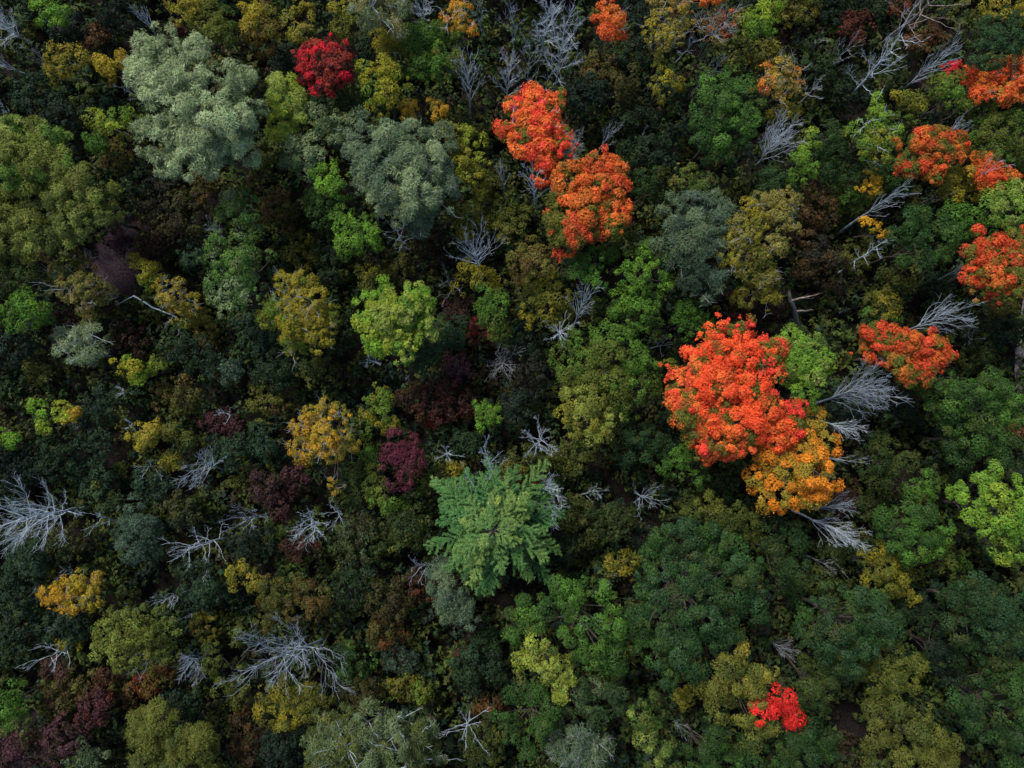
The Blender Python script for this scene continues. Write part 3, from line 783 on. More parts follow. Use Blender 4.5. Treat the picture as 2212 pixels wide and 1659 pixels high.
T('thin brown leaved tree with many bare shoots', 'sparse', 13, 'brown tan rust', [(1535, 45, 26, 0), (1565, 40, 20, 2), (1510, 60, 20, 1), (1545, 75, 22, 0), (1570, 70, 16, 2)], dens=0.55, twigs=60, twigbark='deadgrey', poke=1.5)
T('yellow olive tree slumping toward the grey domed willow', 'leafy', 11, 'yel olive char', [(975, 290, 22, 0), (1005, 295, 20, 1), (985, 320, 24, 0), (1020, 320, 22, 1), (1040, 345, 18, 1), (1005, 350, 22, 0), (1025, 380, 22, 0), (1000, 390, 18, 1), (1035, 410, 16, 0)])
T('olive shrubby tree below the grey domed willow', 'leafy', 8, 'olive moss yel', [(985, 455, 22, 1), (1015, 465, 24, 0), (1040, 480, 20, 0), (1010, 495, 22, 2), (985, 485, 18, 1), (1040, 450, 18, 1)])
T('brown olive rounded tree beside the coral topped maple', 'leafy', 11, 'brown olive tan', [(1110, 540, 24, 1), (1145, 535, 26, 0), (1175, 550, 22, 0), (1120, 570, 28, 0), (1155, 575, 28, 1), (1180, 585, 20, 0), (1135, 600, 20, 1), (1100, 510, 20, 1)])
T('dull olive lawn of leaves above the brown olive tree', 'leafy', 8, 'olive moss', (1105, 470, 44, 44))
T('yellow olive scrub tree round the pale dead twins', 'leafy', 9, 'yel olive moss', [(1150, 610, 20, 1), (1185, 600, 22, 0), (1165, 640, 22, 0), (1200, 640, 24, 1), (1145, 660, 18, 2), (1180, 675, 22, 0), (1135, 690, 18, 0), (1215, 680, 22, 2), (1195, 700, 20, 1)])
T('olive yellow tree under the pale upturned dead branches', 'leafy', 9, 'olive yel', [(1005, 590, 20, 1), (1035, 605, 24, 0), (1070, 605, 20, 1), (990, 615, 16, 1)])
T('orange yellow tree by the top of the green dome, with fine twigs', 'sparse', 12, 'ora2 must tan', [(1655, 160, 20, 0), (1685, 150, 22, 1), (1712, 160, 18, 0), (1660, 185, 22, 0), (1690, 185, 22, 1), (1715, 190, 16, 2), (1690, 210, 16, 1), (1640, 185, 14, 0)], dens=1.4, twigs=24, twigbark='deadgrey')
T('yellow crest above a white dead fan tree', 'leafy', 9, 'yel olive', [(1675, 240, 14, 0), (1700, 238, 16, 0), (1715, 250, 12, 0), (1668, 258, 12, 1)])
T('bright yellow leafed slip behind the thick dead trunk', 'sparse', 9, 'gold yel', [(1884, 375, 12, 0), (1890, 395, 14, 0), (1875, 410, 12, 0), (1860, 408, 9, 0), (1896, 415, 10, 0)], dens=1.8)
T('bright yellow leafed slip between two slanting dead trunks', 'sparse', 9, 'gold yel', [(1866, 478, 10, 0), (1884, 490, 13, 0), (1902, 496, 12, 0), (1912, 505, 10, 0)], dens=1.8)
T('yellow olive tree under the orange brown one by the right rim', 'leafy', 10, 'yel olive must', [(2050, 385, 24, 1), (2080, 395, 24, 0), (2060, 415, 22, 0), (2095, 415, 20, 2), (2035, 400, 16, 1)])
T('yellow gold tree in the upper right corner', 'leafy', 12.5, 'yel must olive', [(2120, 12, 20, 2), (2150, 15, 20, 1), (2180, 8, 22, 0), (2200, 28, 20, 0), (2165, 32, 16, 1)])
T('yellow tufted shrub tree above the mid left dead branches', 'leafy', 8, 'yel olive must', [(505, 1240, 18, 0), (530, 1235, 18, 0), (520, 1258, 18, 1), (548, 1250, 16, 0), (560, 1258, 12, 1)])
T('broad olive green tree at the lower left', 'leafy', 10.5, 'olive ygreen moss', [(262, 1342, 26, 2), (300, 1335, 28, 2), (340, 1335, 26, 2), (230, 1370, 26, 0), (275, 1372, 32, 0), (320, 1370, 32, 0), (360, 1365, 26, 2), (225, 1402, 26, 1), (265, 1408, 32, 0), (310, 1408, 30, 0), (350, 1400, 24, 0), (230, 1430, 18, 1), (260, 1438, 16, 0)], gain=0.85)
T('olive green tree filling the bottom rim near the lower left', 'willow', 10.5, 'olive moss olive', [(310, 1545, 30, 2), (350, 1550, 32, 2), (300, 1585, 34, 0), (345, 1595, 36, 1), (390, 1590, 36, 1), (430, 1600, 32, 2), (330, 1635, 36, 0), (380, 1640, 36, 0), (430, 1645, 36, 1), (465, 1630, 26, 2)])
T('yellow olive tree beneath the big white dead tree', 'leafy', 9.5, 'olive oliv2 yel', [(580, 1500, 26, 0), (620, 1495, 26, 0), (660, 1500, 26, 0), (695, 1505, 22, 0), (585, 1535, 26, 1), (625, 1540, 26, 2), (665, 1535, 26, 1), (610, 1560, 18, 1), (690, 1540, 16, 0)])
T('olive brown tree above the big white dead tree', 'leafy', 9.5, 'oliv2 moss brown', [(585, 1275, 28, 0), (625, 1270, 28, 0), (665, 1280, 26, 2), (590, 1315, 26, 0), (630, 1310, 28, 2), (670, 1315, 28, 2), (700, 1300, 20, 0), (575, 1340, 18, 0)])
T('olive scrub beside the big white dead tree', 'leafy', 8, 'olive moss', [(465, 1435, 24, 1), (480, 1470, 26, 0), (510, 1500, 24, 0), (460, 1400, 20, 1), (520, 1470, 20, 1)])
T('green gold tree column above the plum tree', 'leafy', 8.5, 'olive leaf yel', [(818, 840, 18, 0), (830, 860, 18, 1), (800, 870, 16, 1), (790, 900, 18, 2), (825, 895, 22, 1), (845, 915, 16, 2), (815, 925, 18, 1)])
T('green gold tree column hugging the plum tree', 'leafy', 8, 'olive leaf moss', [(800, 955, 18, 0), (795, 985, 18, 1), (810, 1015, 18, 0), (800, 1045, 20, 2), (825, 1065, 20, 0), (830, 1095, 24, 1), (805, 1080, 18, 0), (860, 1090, 22, 1)])
T('yellow green tree in the dark near the lower right', 'leafy', 9.5, 'olive yel moss', [(1865, 1200, 20, 0), (1895, 1195, 20, 1), (1920, 1215, 22, 0), (1900, 1230, 22, 0), (1945, 1225, 20, 1), (1930, 1255, 22, 0), (1955, 1270, 22, 1), (1970, 1290, 14, 1), (1880, 1250, 18, 0), (1915, 1275, 16, 2)])
T('olive puffed tree in the dark at the lower right', 'oak', 10, 'olive moss', [(1880, 1440, 24, 0), (1905, 1425, 22, 1), (1935, 1430, 20, 0), (1970, 1425, 22, 0), (1985, 1445, 20, 0), (1895, 1475, 26, 1), (1935, 1470, 22, 1), (1970, 1475, 22, 0), (1910, 1500, 20, 1)])
T('yellow olive oak along the bottom rim at the lower right', 'oak', 11, 'moss oliv2 olive', [(1900, 1550, 28, 1), (1940, 1535, 30, 0), (1985, 1540, 30, 1), (2025, 1555, 26, 1), (1890, 1590, 30, 1), (1930, 1590, 30, 0), (1975, 1590, 32, 0), (2020, 1595, 30, 2), (2055, 1610, 26, 1), (1900, 1630, 30, 0), (1950, 1640, 34, 2), (2000, 1635, 32, 2), (2050, 1650, 28, 1)])
T('yellow green lobe tree hanging under the puffed green oak', 'oak', 13, 'char ygreen olive', [(1135, 1400, 22, 2), (1160, 1392, 24, 0), (1125, 1425, 18, 2), (1158, 1425, 26, 1), (1195, 1432, 24, 0), (1215, 1445, 22, 0), (1180, 1460, 22, 1), (1225, 1462, 16, 0), (1205, 1478, 18, 0), (1215, 1500, 14, 0)])
T('sage yellow tree bulging below the broad olive crown', 'leafy', 13, 'ygreen olive yel', [(1235, 855, 24, 0), (1265, 865, 28, 0), (1225, 890, 24, 1), (1260, 900, 32, 0), (1300, 890, 28, 0), (1320, 905, 20, 0), (1285, 930, 26, 0), (1310, 940, 18, 1), (1240, 930, 18, 1)], dens=1.1)
T('broad olive green crown left of the big scarlet maple', 'leafy', 13.5, 'olive leaf moss', [(1260, 730, 30, 1), (1305, 718, 32, 1), (1350, 735, 30, 1), (1220, 770, 28, 1), (1265, 775, 36, 0), (1315, 775, 38, 0), (1365, 775, 34, 1), (1400, 790, 26, 1), (1225, 815, 30, 0), (1275, 825, 36, 0), (1325, 825, 36, 0), (1375, 830, 34, 1),
   (1340, 865, 30, 2), (1385, 875, 28, 2), (1410, 845, 22, 2), (1355, 895, 24, 2)])

# ================================================================== green trees
T('round domed green tree, largest in the upper right quarter', 'oak', 14,
  'mid leaf forest', [(1530, 185, 26, 1), (1570, 180, 28, 0), (1610, 195, 24, 1), (1505, 215, 28, 1), (1545, 220, 34, 0), (1590, 220, 34, 0), (1625, 230, 22, 1), (1495, 255, 28, 2), (1535, 260, 36, 2), (1580, 258, 38, 0), (1618, 265, 26, 0),
   (1510, 295, 30, 2), (1550, 300, 34, 0), (1595, 298, 32, 2), (1530, 330, 26, 2), (1570, 330, 26, 2)], gain=0.9)
T('oval mid green tree just right of the crimson tree group', 'leafy', 12, 'olive leaf mid', [(920, 70, 28, 1), (955, 72, 28, 0), (985, 90, 24, 0), (900, 105, 28, 1), (940, 108, 34, 0), (975, 120, 28, 2), (915, 140, 26, 1), (950, 145, 26, 1), (935, 165, 18, 1), (885, 75, 18, 2)])
T('teal green spire beside the yellow olive upright tree', 'leafy', 9, 'teal forest', [(760, 185, 18, 0), (770, 210, 20, 0), (750, 225, 16, 1), (775, 240, 14, 1), (740, 200, 12, 1)])
T('teal green crown below the yellow larch', 'leafy', 11, 'teal sage mid', [(690, 250, 22, 1), (725, 250, 22, 0), (700, 275, 24, 0), (740, 275, 18, 1), (725, 295, 16, 1)])
T('blue green crown beside the grey domed willow', 'leafy', 11, 'teal sage', [(640, 320, 24, 0), (672, 318, 22, 1), (630, 350, 22, 0), (662, 350, 26, 0), (690, 340, 18, 1), (655, 378, 20, 1)])
T('green crown with one tiny red sprig', 'leafy', 11.5, 'lime leaf red', [(690, 375, 20, 1), (715, 370, 22, 0), (735, 388, 18, 0), (700, 400, 22, 0), (725, 410, 18, 1), (714, 416, 6, 2)], boughs={2: 'tiny orange red sprig'})
T('mid green crown under the one with the red sprig', 'leafy', 10, 'forest mid', [(680, 425, 24, 0), (710, 440, 26, 1), (695, 465, 24, 0), (725, 465, 20, 0)])
T('bright green leaning oval tree below the red sprigged crown', 'leafy', 12, 'leaf lime mid', [(745, 455, 22, 1), (770, 465, 24, 0), (740, 490, 26, 0), (778, 495, 28, 1), (805, 505, 22, 0), (755, 520, 26, 0), (790, 528, 24, 0), (815, 528, 14, 1), (770, 548, 18, 2)])
T('tall green crown, upper of three stacked ones', 'leafy', 11, 'mid sage leaf', [(500, 430, 24, 1), (528, 432, 24, 0), (505, 460, 26, 0), (535, 465, 24, 2), (520, 490, 24, 0), (545, 500, 18, 2)])
T('tall green crown, middle of three stacked ones', 'leafy', 12.5, 'leaf mid sage', [(475, 530, 24, 0), (510, 530, 28, 1), (465, 560, 24, 1), (500, 565, 32, 0), (530, 560, 22, 1), (485, 590, 24, 0), (515, 595, 24, 1), (585, 555, 14, 1)], gain=0.85)
T('tall green crown, lowest of three stacked ones', 'leafy', 12, 'mid sage leaf', [(465, 620, 24, 0), (500, 625, 28, 0), (530, 630, 24, 1), (475, 652, 24, 0), (508, 655, 24, 0), (490, 672, 16, 1), (545, 605, 18, 1)], gain=0.85)
T('grass green tree at the left edge under the dark olive one', 'leafy', 9.5, 'leaf mid lime', [(15, 655, 24, 0), (50, 662, 26, 0), (85, 670, 22, 0), (25, 690, 24, 1), (65, 692, 22, 0), (100, 685, 12, 1)])
T('shaded green tree at the left edge above the grass green one', 'leafy', 10, 'moss dgreen', [(20, 575, 28, 0), (55, 580, 24, 1), (15, 610, 26, 1), (50, 610, 22, 0), (80, 605, 18, 0)])
T('green tree nested below the coral topped maple', 'leafy', 12.5, 'leaf mid', [(1290, 538, 22, 1), (1252, 565, 22, 0), (1285, 565, 26, 0), (1310, 550, 16, 1), (1255, 592, 22, 0), (1285, 598, 24, 1), (1265, 620, 18, 0)])
T('layered bright green tree with a pointed top', 'leafy', 13, 'leaf lime mid', [(1393, 528, 10, 1), (1393, 550, 20, 1), (1360, 570, 22, 0), (1395, 578, 26, 1), (1425, 580, 20, 0), (1345, 600, 22, 2), (1380, 605, 28, 1), (1420, 602, 22, 0), (1440, 608, 14, 1), (1380, 630, 20, 0)])
T('green tree under the layered pointed one', 'leafy', 12, 'leaf forest lime', [(1335, 645, 22, 1), (1370, 645, 26, 0), (1405, 650, 22, 0), (1345, 675, 24, 1), (1380, 680, 28, 0), (1415, 685, 22, 1), (1370, 708, 20, 1), (1400, 712, 18, 1), (1330, 670, 14, 0)])
T('green bush tree between the layered green tree and scarlet maple', 'leafy', 10, 'leaf mid', [(1470, 670, 22, 0), (1500, 670, 22, 1), (1520, 695, 20, 0), (1485, 700, 24, 1), (1460, 710, 18, 1), (1505, 720, 18, 1)])
T('emerald tree between the pale slanting trunks and the right edge maple', 'oak', 13, 'forest mid', [(1960, 480, 24, 0), (1995, 475, 26, 1), (2025, 495, 24, 0), (1945, 510, 24, 0), (1980, 515, 32, 0), (2020, 525, 28, 1), (1965, 545, 26, 0), (2000, 555, 28, 0), (2035, 550, 22, 1), (1985, 575, 18, 0), (2048, 535, 14, 0)])
T('light green tree above the right edge maple', 'leafy', 13, 'leaf ygreen lime', [(2150, 415, 28, 1), (2190, 420, 30, 1), (2140, 450, 26, 0), (2180, 460, 30, 0), (2212, 455, 26, 1), (2150, 490, 24, 0), (2190, 495, 24, 0)])
T('green tree beside the light green one and right edge maple', 'leafy', 12, 'leaf mid', [(2070, 465, 22, 0), (2095, 475, 24, 0), (2075, 495, 22, 1), (2105, 505, 18, 1), (2050, 455, 14, 1)])
T('teal green tree in the upper right corner', 'leafy', 14, 'teal forest', [(2130, 45, 24, 1), (2165, 45, 26, 0), (2195, 60, 22, 1), (2115, 80, 26, 0), (2155, 85, 32, 0), (2190, 100, 26, 0), (2130, 115, 26, 0), (2165, 125, 26, 1), (2140, 145, 18, 1)])
T('olive green round tree near the small bright red maple tuft', 'leafy', 12, 'olive leaf', [(2030, 185, 24, 0), (2060, 190, 24, 1), (2085, 200, 18, 0), (2030, 215, 24, 1), (2060, 222, 24, 1), (2080, 225, 18, 0)])
T('spiky green tree with dead white tips', 'leafy', 12.5, 'lime leaf yel', [(1900, 215, 14, 0), (1885, 240, 20, 1), (1905, 262, 22, 0), (1870, 275, 20, 0), (1840, 285, 18, 1), (1905, 295, 22, 1), (1875, 310, 22, 1), (1935, 285, 16, 0), (1925, 310, 18, 0), (1900, 335, 20, 1), (1870, 345, 16, 1)], twigs=16, twigbark='dead', poke=1.7, gain=0.8)
T('olive bush tree between the spiky green and olive round trees', 'leafy', 10.5, 'olive leaf yel', [(1940, 205, 14, 2), (1955, 225, 18, 0), (1985, 215, 18, 0), (1950, 250, 18, 1), (1985, 245, 16, 2)])
T('dark green low tree below the spiky green one', 'leafy', 9, 'dgreen forest', [(1800, 300, 24, 0), (1775, 330, 22, 1), (1810, 340, 28, 0), (1840, 350, 24, 1), (1790, 370, 24, 0), (1825, 385, 22, 0)])
T('lime tipped green tree beside a white dead fan tree', 'leafy', 11, 'lime char leaf', [(1755, 300, 16, 1), (1745, 320, 20, 0), (1725, 345, 20, 2), (1745, 360, 22, 2), (1720, 380, 20, 2)])
T('shadowed green tree below a white dead fan tree', 'leafy', 10, 'dgreen teal', [(1665, 385, 24, 1), (1690, 400, 24, 0), (1650, 410, 22, 0), (1710, 400, 18, 0)])
T('olive green tall tree along the right rim', 'leafy', 12, 'olive moss leaf', [(2125, 250, 30, 1), (2165, 245, 32, 1), (2200, 260, 30, 0), (2120, 290, 30, 2), (2165, 295, 34, 0), (2205, 305, 30, 0), (2150, 335, 28, 1), (2200, 345, 26, 0)])
T('rich green tree low at the far left bottom', 'leafy', 9, 'leaf mid', [(20, 1490, 22, 1), (45, 1500, 20, 0), (15, 1520, 24, 0), (50, 1530, 18, 0), (20, 1550, 22, 0), (-10, 1530, 24, 1)])
T('lime green puffed tree at the right edge', 'oak', 14,
  'lime leaf char', [(2070, 1058, 24, 0), (2095, 1075, 20, 0), (2125, 1030, 24, 1), (2150, 1022, 22, 1), (2128, 1055, 24, 0), (2160, 1060, 32, 2), (2195, 1050, 30, 0), (2108, 1095, 22, 0), (2105, 1122, 20, 0), (2130, 1085, 20, 1), (2165, 1112, 36, 0), (2200, 1105, 30, 2), (2150, 1145, 26, 1),
   (2190, 1150, 34, 0), (2128, 1150, 16, 0), (2165, 1180, 26, 1), (2200, 1190, 28, 1), (2170, 1205, 16, 1), (2225, 1080, 34, 0), (2225, 1150, 34, 0)], gain=0.9)
T('puffed mid green oak left of the lime green right edge tree', 'oak', 12, 'mid forest leaf', [(1910, 1120, 24, 1), (1945, 1110, 26, 0), (1985, 1120, 28, 0), (1920, 1150, 24, 1), (1960, 1155, 32, 0), (2000, 1160, 28, 0), (2040, 1140, 26, 2), (2025, 1170, 22, 2), (1960, 1190, 24, 2), (1990, 1200, 22, 2), (1930, 1180, 20, 0)])
T('shaded green oak above the lime green right edge tree', 'oak', 12, 'dgreen mid', [(2050, 925, 28, 1), (2090, 915, 30, 1), (2130, 930, 28, 0), (2060, 960, 28, 0), (2105, 955, 30, 1), (2150, 960, 28, 1), (2185, 975, 28, 0), (2120, 985, 24, 0), (2165, 995, 22, 0), (2075, 990, 22, 0)])
T('broad green oak on the right margin below the rust maple', 'oak', 12.5, 'mid dgreen leaf', [(2010, 850, 28, 1), (2055, 835, 30, 1), (2100, 840, 32, 0), (2145, 850, 30, 0), (2180, 870, 28, 2), (2020, 885, 26, 1), (2065, 880, 32, 1), (2110, 885, 32, 0), (2155, 895, 30, 2), (2195, 905, 24, 0), (2130, 815, 24, 1), (2170, 835, 22, 1)])
T('green tree clump between two oaks in the right half', 'leafy', 10, 'mid leaf', [(1975, 1045, 20, 0), (2000, 1040, 20, 0), (1965, 1065, 18, 1), (1995, 1068, 20, 0), (2015, 1060, 14, 1)])
T('huge dark green oak in the lower right half', 'oak', 15.5,
  'forest teal mid', [(1440, 1160, 28, 2), (1485, 1150, 30, 1), (1530, 1150, 30, 1), (1405, 1195, 28, 2), (1445, 1195, 32, 0), (1490, 1195, 34, 0), (1540, 1190, 34, 2), (1585, 1185, 30, 1), (1395, 1240, 30, 0), (1440, 1240, 34, 1), (1490, 1240, 36, 0), (1540, 1238, 36, 0), (1590, 1230, 34, 0),
   (1625, 1215, 26, 2), (1385, 1285, 32, 2), (1430, 1285, 34, 1), (1480, 1290, 38, 1), (1530, 1285, 38, 0), (1580, 1278, 36, 0), (1622, 1265, 30, 0), (1380, 1335, 32, 2), (1425, 1335, 36, 0), (1475, 1340, 38, 1), (1525, 1335, 38, 0), (1575, 1330, 34, 0), (1615, 1315, 28, 0), (1395, 1385, 32, 2),
   (1440, 1385, 34, 2), (1490, 1390, 36, 0), (1535, 1385, 34, 0), (1575, 1375, 26, 0), (1415, 1430, 28, 2), (1460, 1435, 32, 2), (1500, 1435, 30, 0), (1440, 1465, 22, 2)], droop=0.35, mix=0.25)
T('olive topped crown merging with the upper flank of the huge oak', 'leafy', 11, 'moss olive', [(1500, 1105, 26, 0), (1540, 1098, 28, 1), (1580, 1105, 28, 0), (1520, 1125, 24, 0), (1610, 1125, 24, 0), (1565, 1130, 24, 0), (1615, 1150, 20, 1)])
T('puffed green oak below the pine', 'oak', 14,
  'mid leaf forest', [(1210, 1268, 28, 0), (1250, 1270, 30, 0), (1295, 1268, 26, 1), (1140, 1310, 26, 0), (1180, 1305, 30, 2), (1225, 1310, 34, 0), (1275, 1305, 32, 1), (1320, 1315, 26, 1), (1120, 1345, 26, 2), (1160, 1350, 30, 0), (1210, 1355, 34, 2), (1260, 1350, 34, 1), (1310, 1355, 30, 1),
   (1340, 1350, 18, 1), (1220, 1395, 28, 0), (1260, 1395, 28, 0), (1305, 1400, 28, 1), (1335, 1390, 20, 1), (1310, 1435, 24, 0), (1335, 1440, 18, 1), (1105, 1370, 20, 0), (1275, 1430, 20, 0)])
T('green puffed tree at the bottom below the yellow green lobes', 'oak', 12, 'mid forest', [(1115, 1500, 26, 1), (1165, 1505, 26, 0), (1190, 1530, 24, 0), (1095, 1535, 26, 1), (1140, 1540, 30, 0), (1180, 1565, 26, 0), (1110, 1575, 28, 1), (1150, 1590, 28, 1), (1190, 1555, 18, 0), (1140, 1620, 24, 1)])
T('dark oak with pale glints beside the gold and green tree', 'oak', 14,
  'forest teal mid', [(1760, 1290, 28, 0), (1800, 1285, 28, 1), (1845, 1295, 28, 0), (1890, 1300, 28, 1), (1740, 1330, 28, 1), (1785, 1330, 32, 0), (1835, 1335, 34, 0), (1885, 1340, 32, 0), (1925, 1345, 26, 1), (1750, 1370, 28, 0), (1795, 1375, 32, 0), (1845, 1380, 34, 0), (1895, 1375, 28, 1),
   (1935, 1370, 20, 1), (1800, 1415, 30, 0), (1840, 1425, 30, 0), (1870, 1405, 24, 0), (1835, 1452, 20, 0)])
T('shaded green oak tight under the dark glinting one', 'oak', 11, 'moss dgreen', [(1745, 1440, 24, 1), (1780, 1450, 26, 0), (1755, 1480, 26, 0), (1790, 1490, 26, 0), (1765, 1515, 22, 1), (1735, 1510, 18, 1)])
T('dark green puffed tree right of the huge oak', 'oak', 11, 'dgreen forest', [(1665, 1160, 24, 0), (1700, 1150, 24, 0), (1680, 1190, 28, 1), (1720, 1185, 24, 0), (1690, 1225, 28, 1), (1730, 1225, 26, 0), (1675, 1260, 24, 0), (1715, 1265, 24, 0)])
T('small mid green oak clump tucked under the huge oak', 'oak', 11, 'forest dgreen grey', [(1250, 1490, 22, 1), (1290, 1485, 24, 2), (1325, 1495, 22, 0), (1245, 1520, 22, 1), (1285, 1520, 26, 0), (1320, 1525, 24, 0), (1290, 1548, 18, 1)])
T('olive green puffed tree at the bottom rim near the centre', 'oak', 11.5, 'moss mid ygreen', [(1395, 1520, 22, 1), (1380, 1555, 24, 0), (1410, 1570, 24, 0), (1395, 1600, 26, 2), (1425, 1610, 24, 0), (1410, 1640, 28, 2), (1365, 1530, 18, 1), (1440, 1650, 20, 0)])
T('dark green oak on the bottom rim below the red spray', 'oak', 11.5, 'dgreen forest mid', [(1620, 1600, 28, 1), (1660, 1600, 28, 0), (1705, 1590, 30, 0), (1745, 1580, 28, 0), (1780, 1600, 28, 0), (1640, 1640, 32, 1), (1690, 1640, 32, 2), (1740, 1635, 32, 0), (1790, 1640, 30, 1), (1600, 1635, 22, 0)])
T('green oak on the bottom rim left of the red spray', 'oak', 11, 'mid dgreen', [(1470, 1620, 28, 1), (1510, 1610, 28, 0), (1550, 1615, 28, 0), (1490, 1650, 30, 0), (1540, 1650, 30, 1), (1580, 1640, 26, 0)])
T('dark oak on the right margin, upper of two in the corner', 'oak', 13,
  'dgreen forest teal', [(2050, 1265, 28, 1), (2095, 1260, 30, 2), (2140, 1275, 30, 2), (2185, 1280, 30, 1), (2060, 1305, 28, 0), (2105, 1310, 32, 0), (2150, 1320, 32, 2), (2195, 1325, 30, 1), (2080, 1355, 30, 2), (2125, 1360, 32, 1), (2170, 1370, 32, 0), (2205, 1380, 28, 0), (2100, 1400, 28, 0), (2145, 1405, 30, 0)])
T('dark oak on the right margin, lower of two in the corner', 'oak', 13,
  'dgreen forest mid', [(2130, 1450, 30, 1), (2175, 1445, 32, 1), (2210, 1450, 30, 0), (2100, 1485, 28, 0), (2145, 1490, 32, 0), (2190, 1495, 32, 2), (2075, 1520, 26, 1), (2115, 1525, 30, 0), (2160, 1535, 32, 1), (2200, 1545, 30, 1), (2100, 1565, 28, 0), (2145, 1575, 30, 1), (2190, 1590, 32, 0), (2130, 1610, 24, 0), (2180, 1640, 30, 1)])
T('deep green tree in the shade between the two right oaks', 'oak', 9, 'dark dgreen', [(2020, 1400, 26, 0), (2050, 1420, 26, 1), (2015, 1440, 26, 0), (2050, 1460, 26, 0), (2000, 1360, 24, 1), (2020, 1330, 22, 0)])
T('dark green tree beyond the bare fans, beside the amber tree', 'leafy', 9.5, 'dgreen moss', [(1890, 955, 26, 0), (1925, 965, 28, 1), (1960, 985, 26, 1), (1895, 995, 26, 0), (1935, 1010, 26, 1), (1880, 1030, 24, 0), (1915, 1045, 24, 0)])
T('bright green treelet in the shade beside the wine brown tree', 'leafy', 8, 'leaf lime', [(1040, 880, 16, 0), (1062, 882, 14, 0), (1048, 900, 16, 0), (1038, 915, 10, 1), (1070, 900, 10, 1)])
T('fresh green tree beneath the pale upturned dead branches', 'leafy', 10, 'leaf mid olive', [(1040, 635, 20, 0), (1070, 640, 22, 1), (1050, 665, 22, 0), (1085, 660, 18, 0), (1060, 690, 20, 1), (1075, 715, 18, 2), (1090, 738, 14, 2)])
T('teal crown just below the chartreuse maple', 'leafy', 10, 'teal forest', [(900, 735, 20, 1), (925, 745, 22, 0), (895, 765, 22, 0), (930, 772, 20, 0), (910, 788, 16, 1)])
T('dull teal crown to the side of the chartreuse maple', 'leafy', 8, 'dteal teal', [(965, 700, 20, 1), (990, 708, 20, 0), (970, 728, 20, 0), (995, 735, 14, 0)])
T('dim green crown under the broad olive crown', 'leafy', 10, 'dgreen teal', [(1370, 945, 26, 1), (1405, 950, 26, 1), (1350, 975, 24, 1), (1390, 985, 26, 0), (1430, 975, 22, 0)])
T('mid green crown under the big scarlet maple', 'leafy', 11, 'mid leaf', [(1465, 985, 24, 1), (1500, 1000, 24, 0), (1470, 1020, 24, 0), (1510, 1030, 20, 0), (1440, 1005, 20, 0)])
T('olive crown under the coral topped maple and the layered green tree', 'leafy', 9, 'moss olive', [(1340, 520, 20, 0), (1360, 500, 18, 0), (1330, 550, 18, 1)])
T('green spire clump near the orange red twiggy maple', 'leafy', 11, 'yel olive', [(1425, 130, 14, 1), (1418, 152, 14, 1), (1440, 170, 16, 0), (1460, 180, 16, 0), (1415, 185, 16, 1), (1430, 205, 14, 0)], gain=0.8)
T('dark green round tree beside the coral topped maple', 'leafy', 11, 'forest dgreen', [(1385, 380, 20, 0), (1410, 388, 22, 0), (1390, 410, 22, 1), (1418, 415, 18, 0)])
T('tan tipped green tree above the blue grey one', 'sparse', 12, 'tan mid olive', [(1475, 380, 20, 0), (1500, 370, 22, 1), (1525, 388, 18, 0), (1480, 405, 22, 1), (1510, 410, 22, 1), (1460, 400, 14, 0)], dens=1.6)

# ================================================================== the pine
SPECS.append(dict(kind='pine', label='star shaped blue green pine with radiating feathery branches', c=(1062, 1150, 152, 15), pal=[K['pine'], K['pinet']], name='pine_tree'))

# ================================================================== leafless trees: (crown x, y, radius, height), base x, y, height
D('big white dead tree sprawling wide at the lower left', (600, 1418, 108, 12), (690, 1385, 3), n=18, lo=0.35, tw=1.35, el=(0.05, 0.7), r=0.24)
D('thick thicket of pale dead branches cut by the left edge', (40, 1118, 100, 13), (175, 1098, 3), n=22, lo=0.3, tw=1.5, r=0.24, el=(0.1, 0.9))
D('bare crooked branch tree at the end of the left edge thicket', (205, 1112, 42, 8), (262, 1128, 3), n=5, tw=0.6, bark='dead')
D('white many armed dead tree near the stacked yellow shrubs', (440, 1000, 60, 10), (480, 1014, 3), n=13, lo=0.5, tw=1.2)
D('flattened white dead tree above the yellow tufted shrub tree', (405, 1180, 62, 9), (488, 1164, 2), n=11, lo=0.35, tw=1.0, el=(0.05, 0.6))
D('wide bare tree with raised arms near the mauve bushes, left of the grey pair', (525, 1122, 52, 9), (578, 1112, 2), n=9, lo=0.4, tw=0.8)
D('larger of the grey bare pair under the gold leaved tree', (672, 1118, 58, 9.5), (690, 1175, 1.5), n=13, lo=0.55, tw=1.2)
D('smaller of the grey bare pair under the gold leaved tree', (728, 1100, 36, 8.5), (735, 1128, 2), n=9, tw=1.0)
D('bushy grey dead tree nested against the big white dead one', (412, 1430, 44, 9), (452, 1415, 2), n=14, lo=0.4, tw=1.4)
D('thin bare tree beneath the broad olive tree', (290, 1445, 46, 7), (355, 1417, 2), n=7, lo=0.3, tw=0.8, el=(0.0, 0.5), bark='deadgrey')
D('bare forked tree above the wine bushes at the lower left', (105, 1418, 56, 8.5), (155, 1399, 2), n=9, lo=0.35, tw=0.8, el=(0.0, 0.6))
D('spiky bare pole tree above the broad olive tree', (355, 1294, 40, 7.5), (408, 1278, 2), n=9, lo=0.4, tw=0.6)
D('slim bare pole angled under the spiky pole tree', (270, 1325, 30, 6), (305, 1312, 2), n=5, tw=0.5)
D('slim bare stem leaning over the broad olive crown', (385, 1342, 20, 7), (440, 1311, 2), n=3, tw=0.4, r=0.08)
D('small bare fork beside the bright yellow left tree', (140, 1228, 34, 7), (172, 1250, 2), n=7, tw=0.9, bark='deadgrey')
D('small horizontal bare fork left of the white many armed tree', (318, 1008, 38, 7), (352, 1006, 4), n=5, lo=0.3, tw=0.5, el=(0, 0.4))
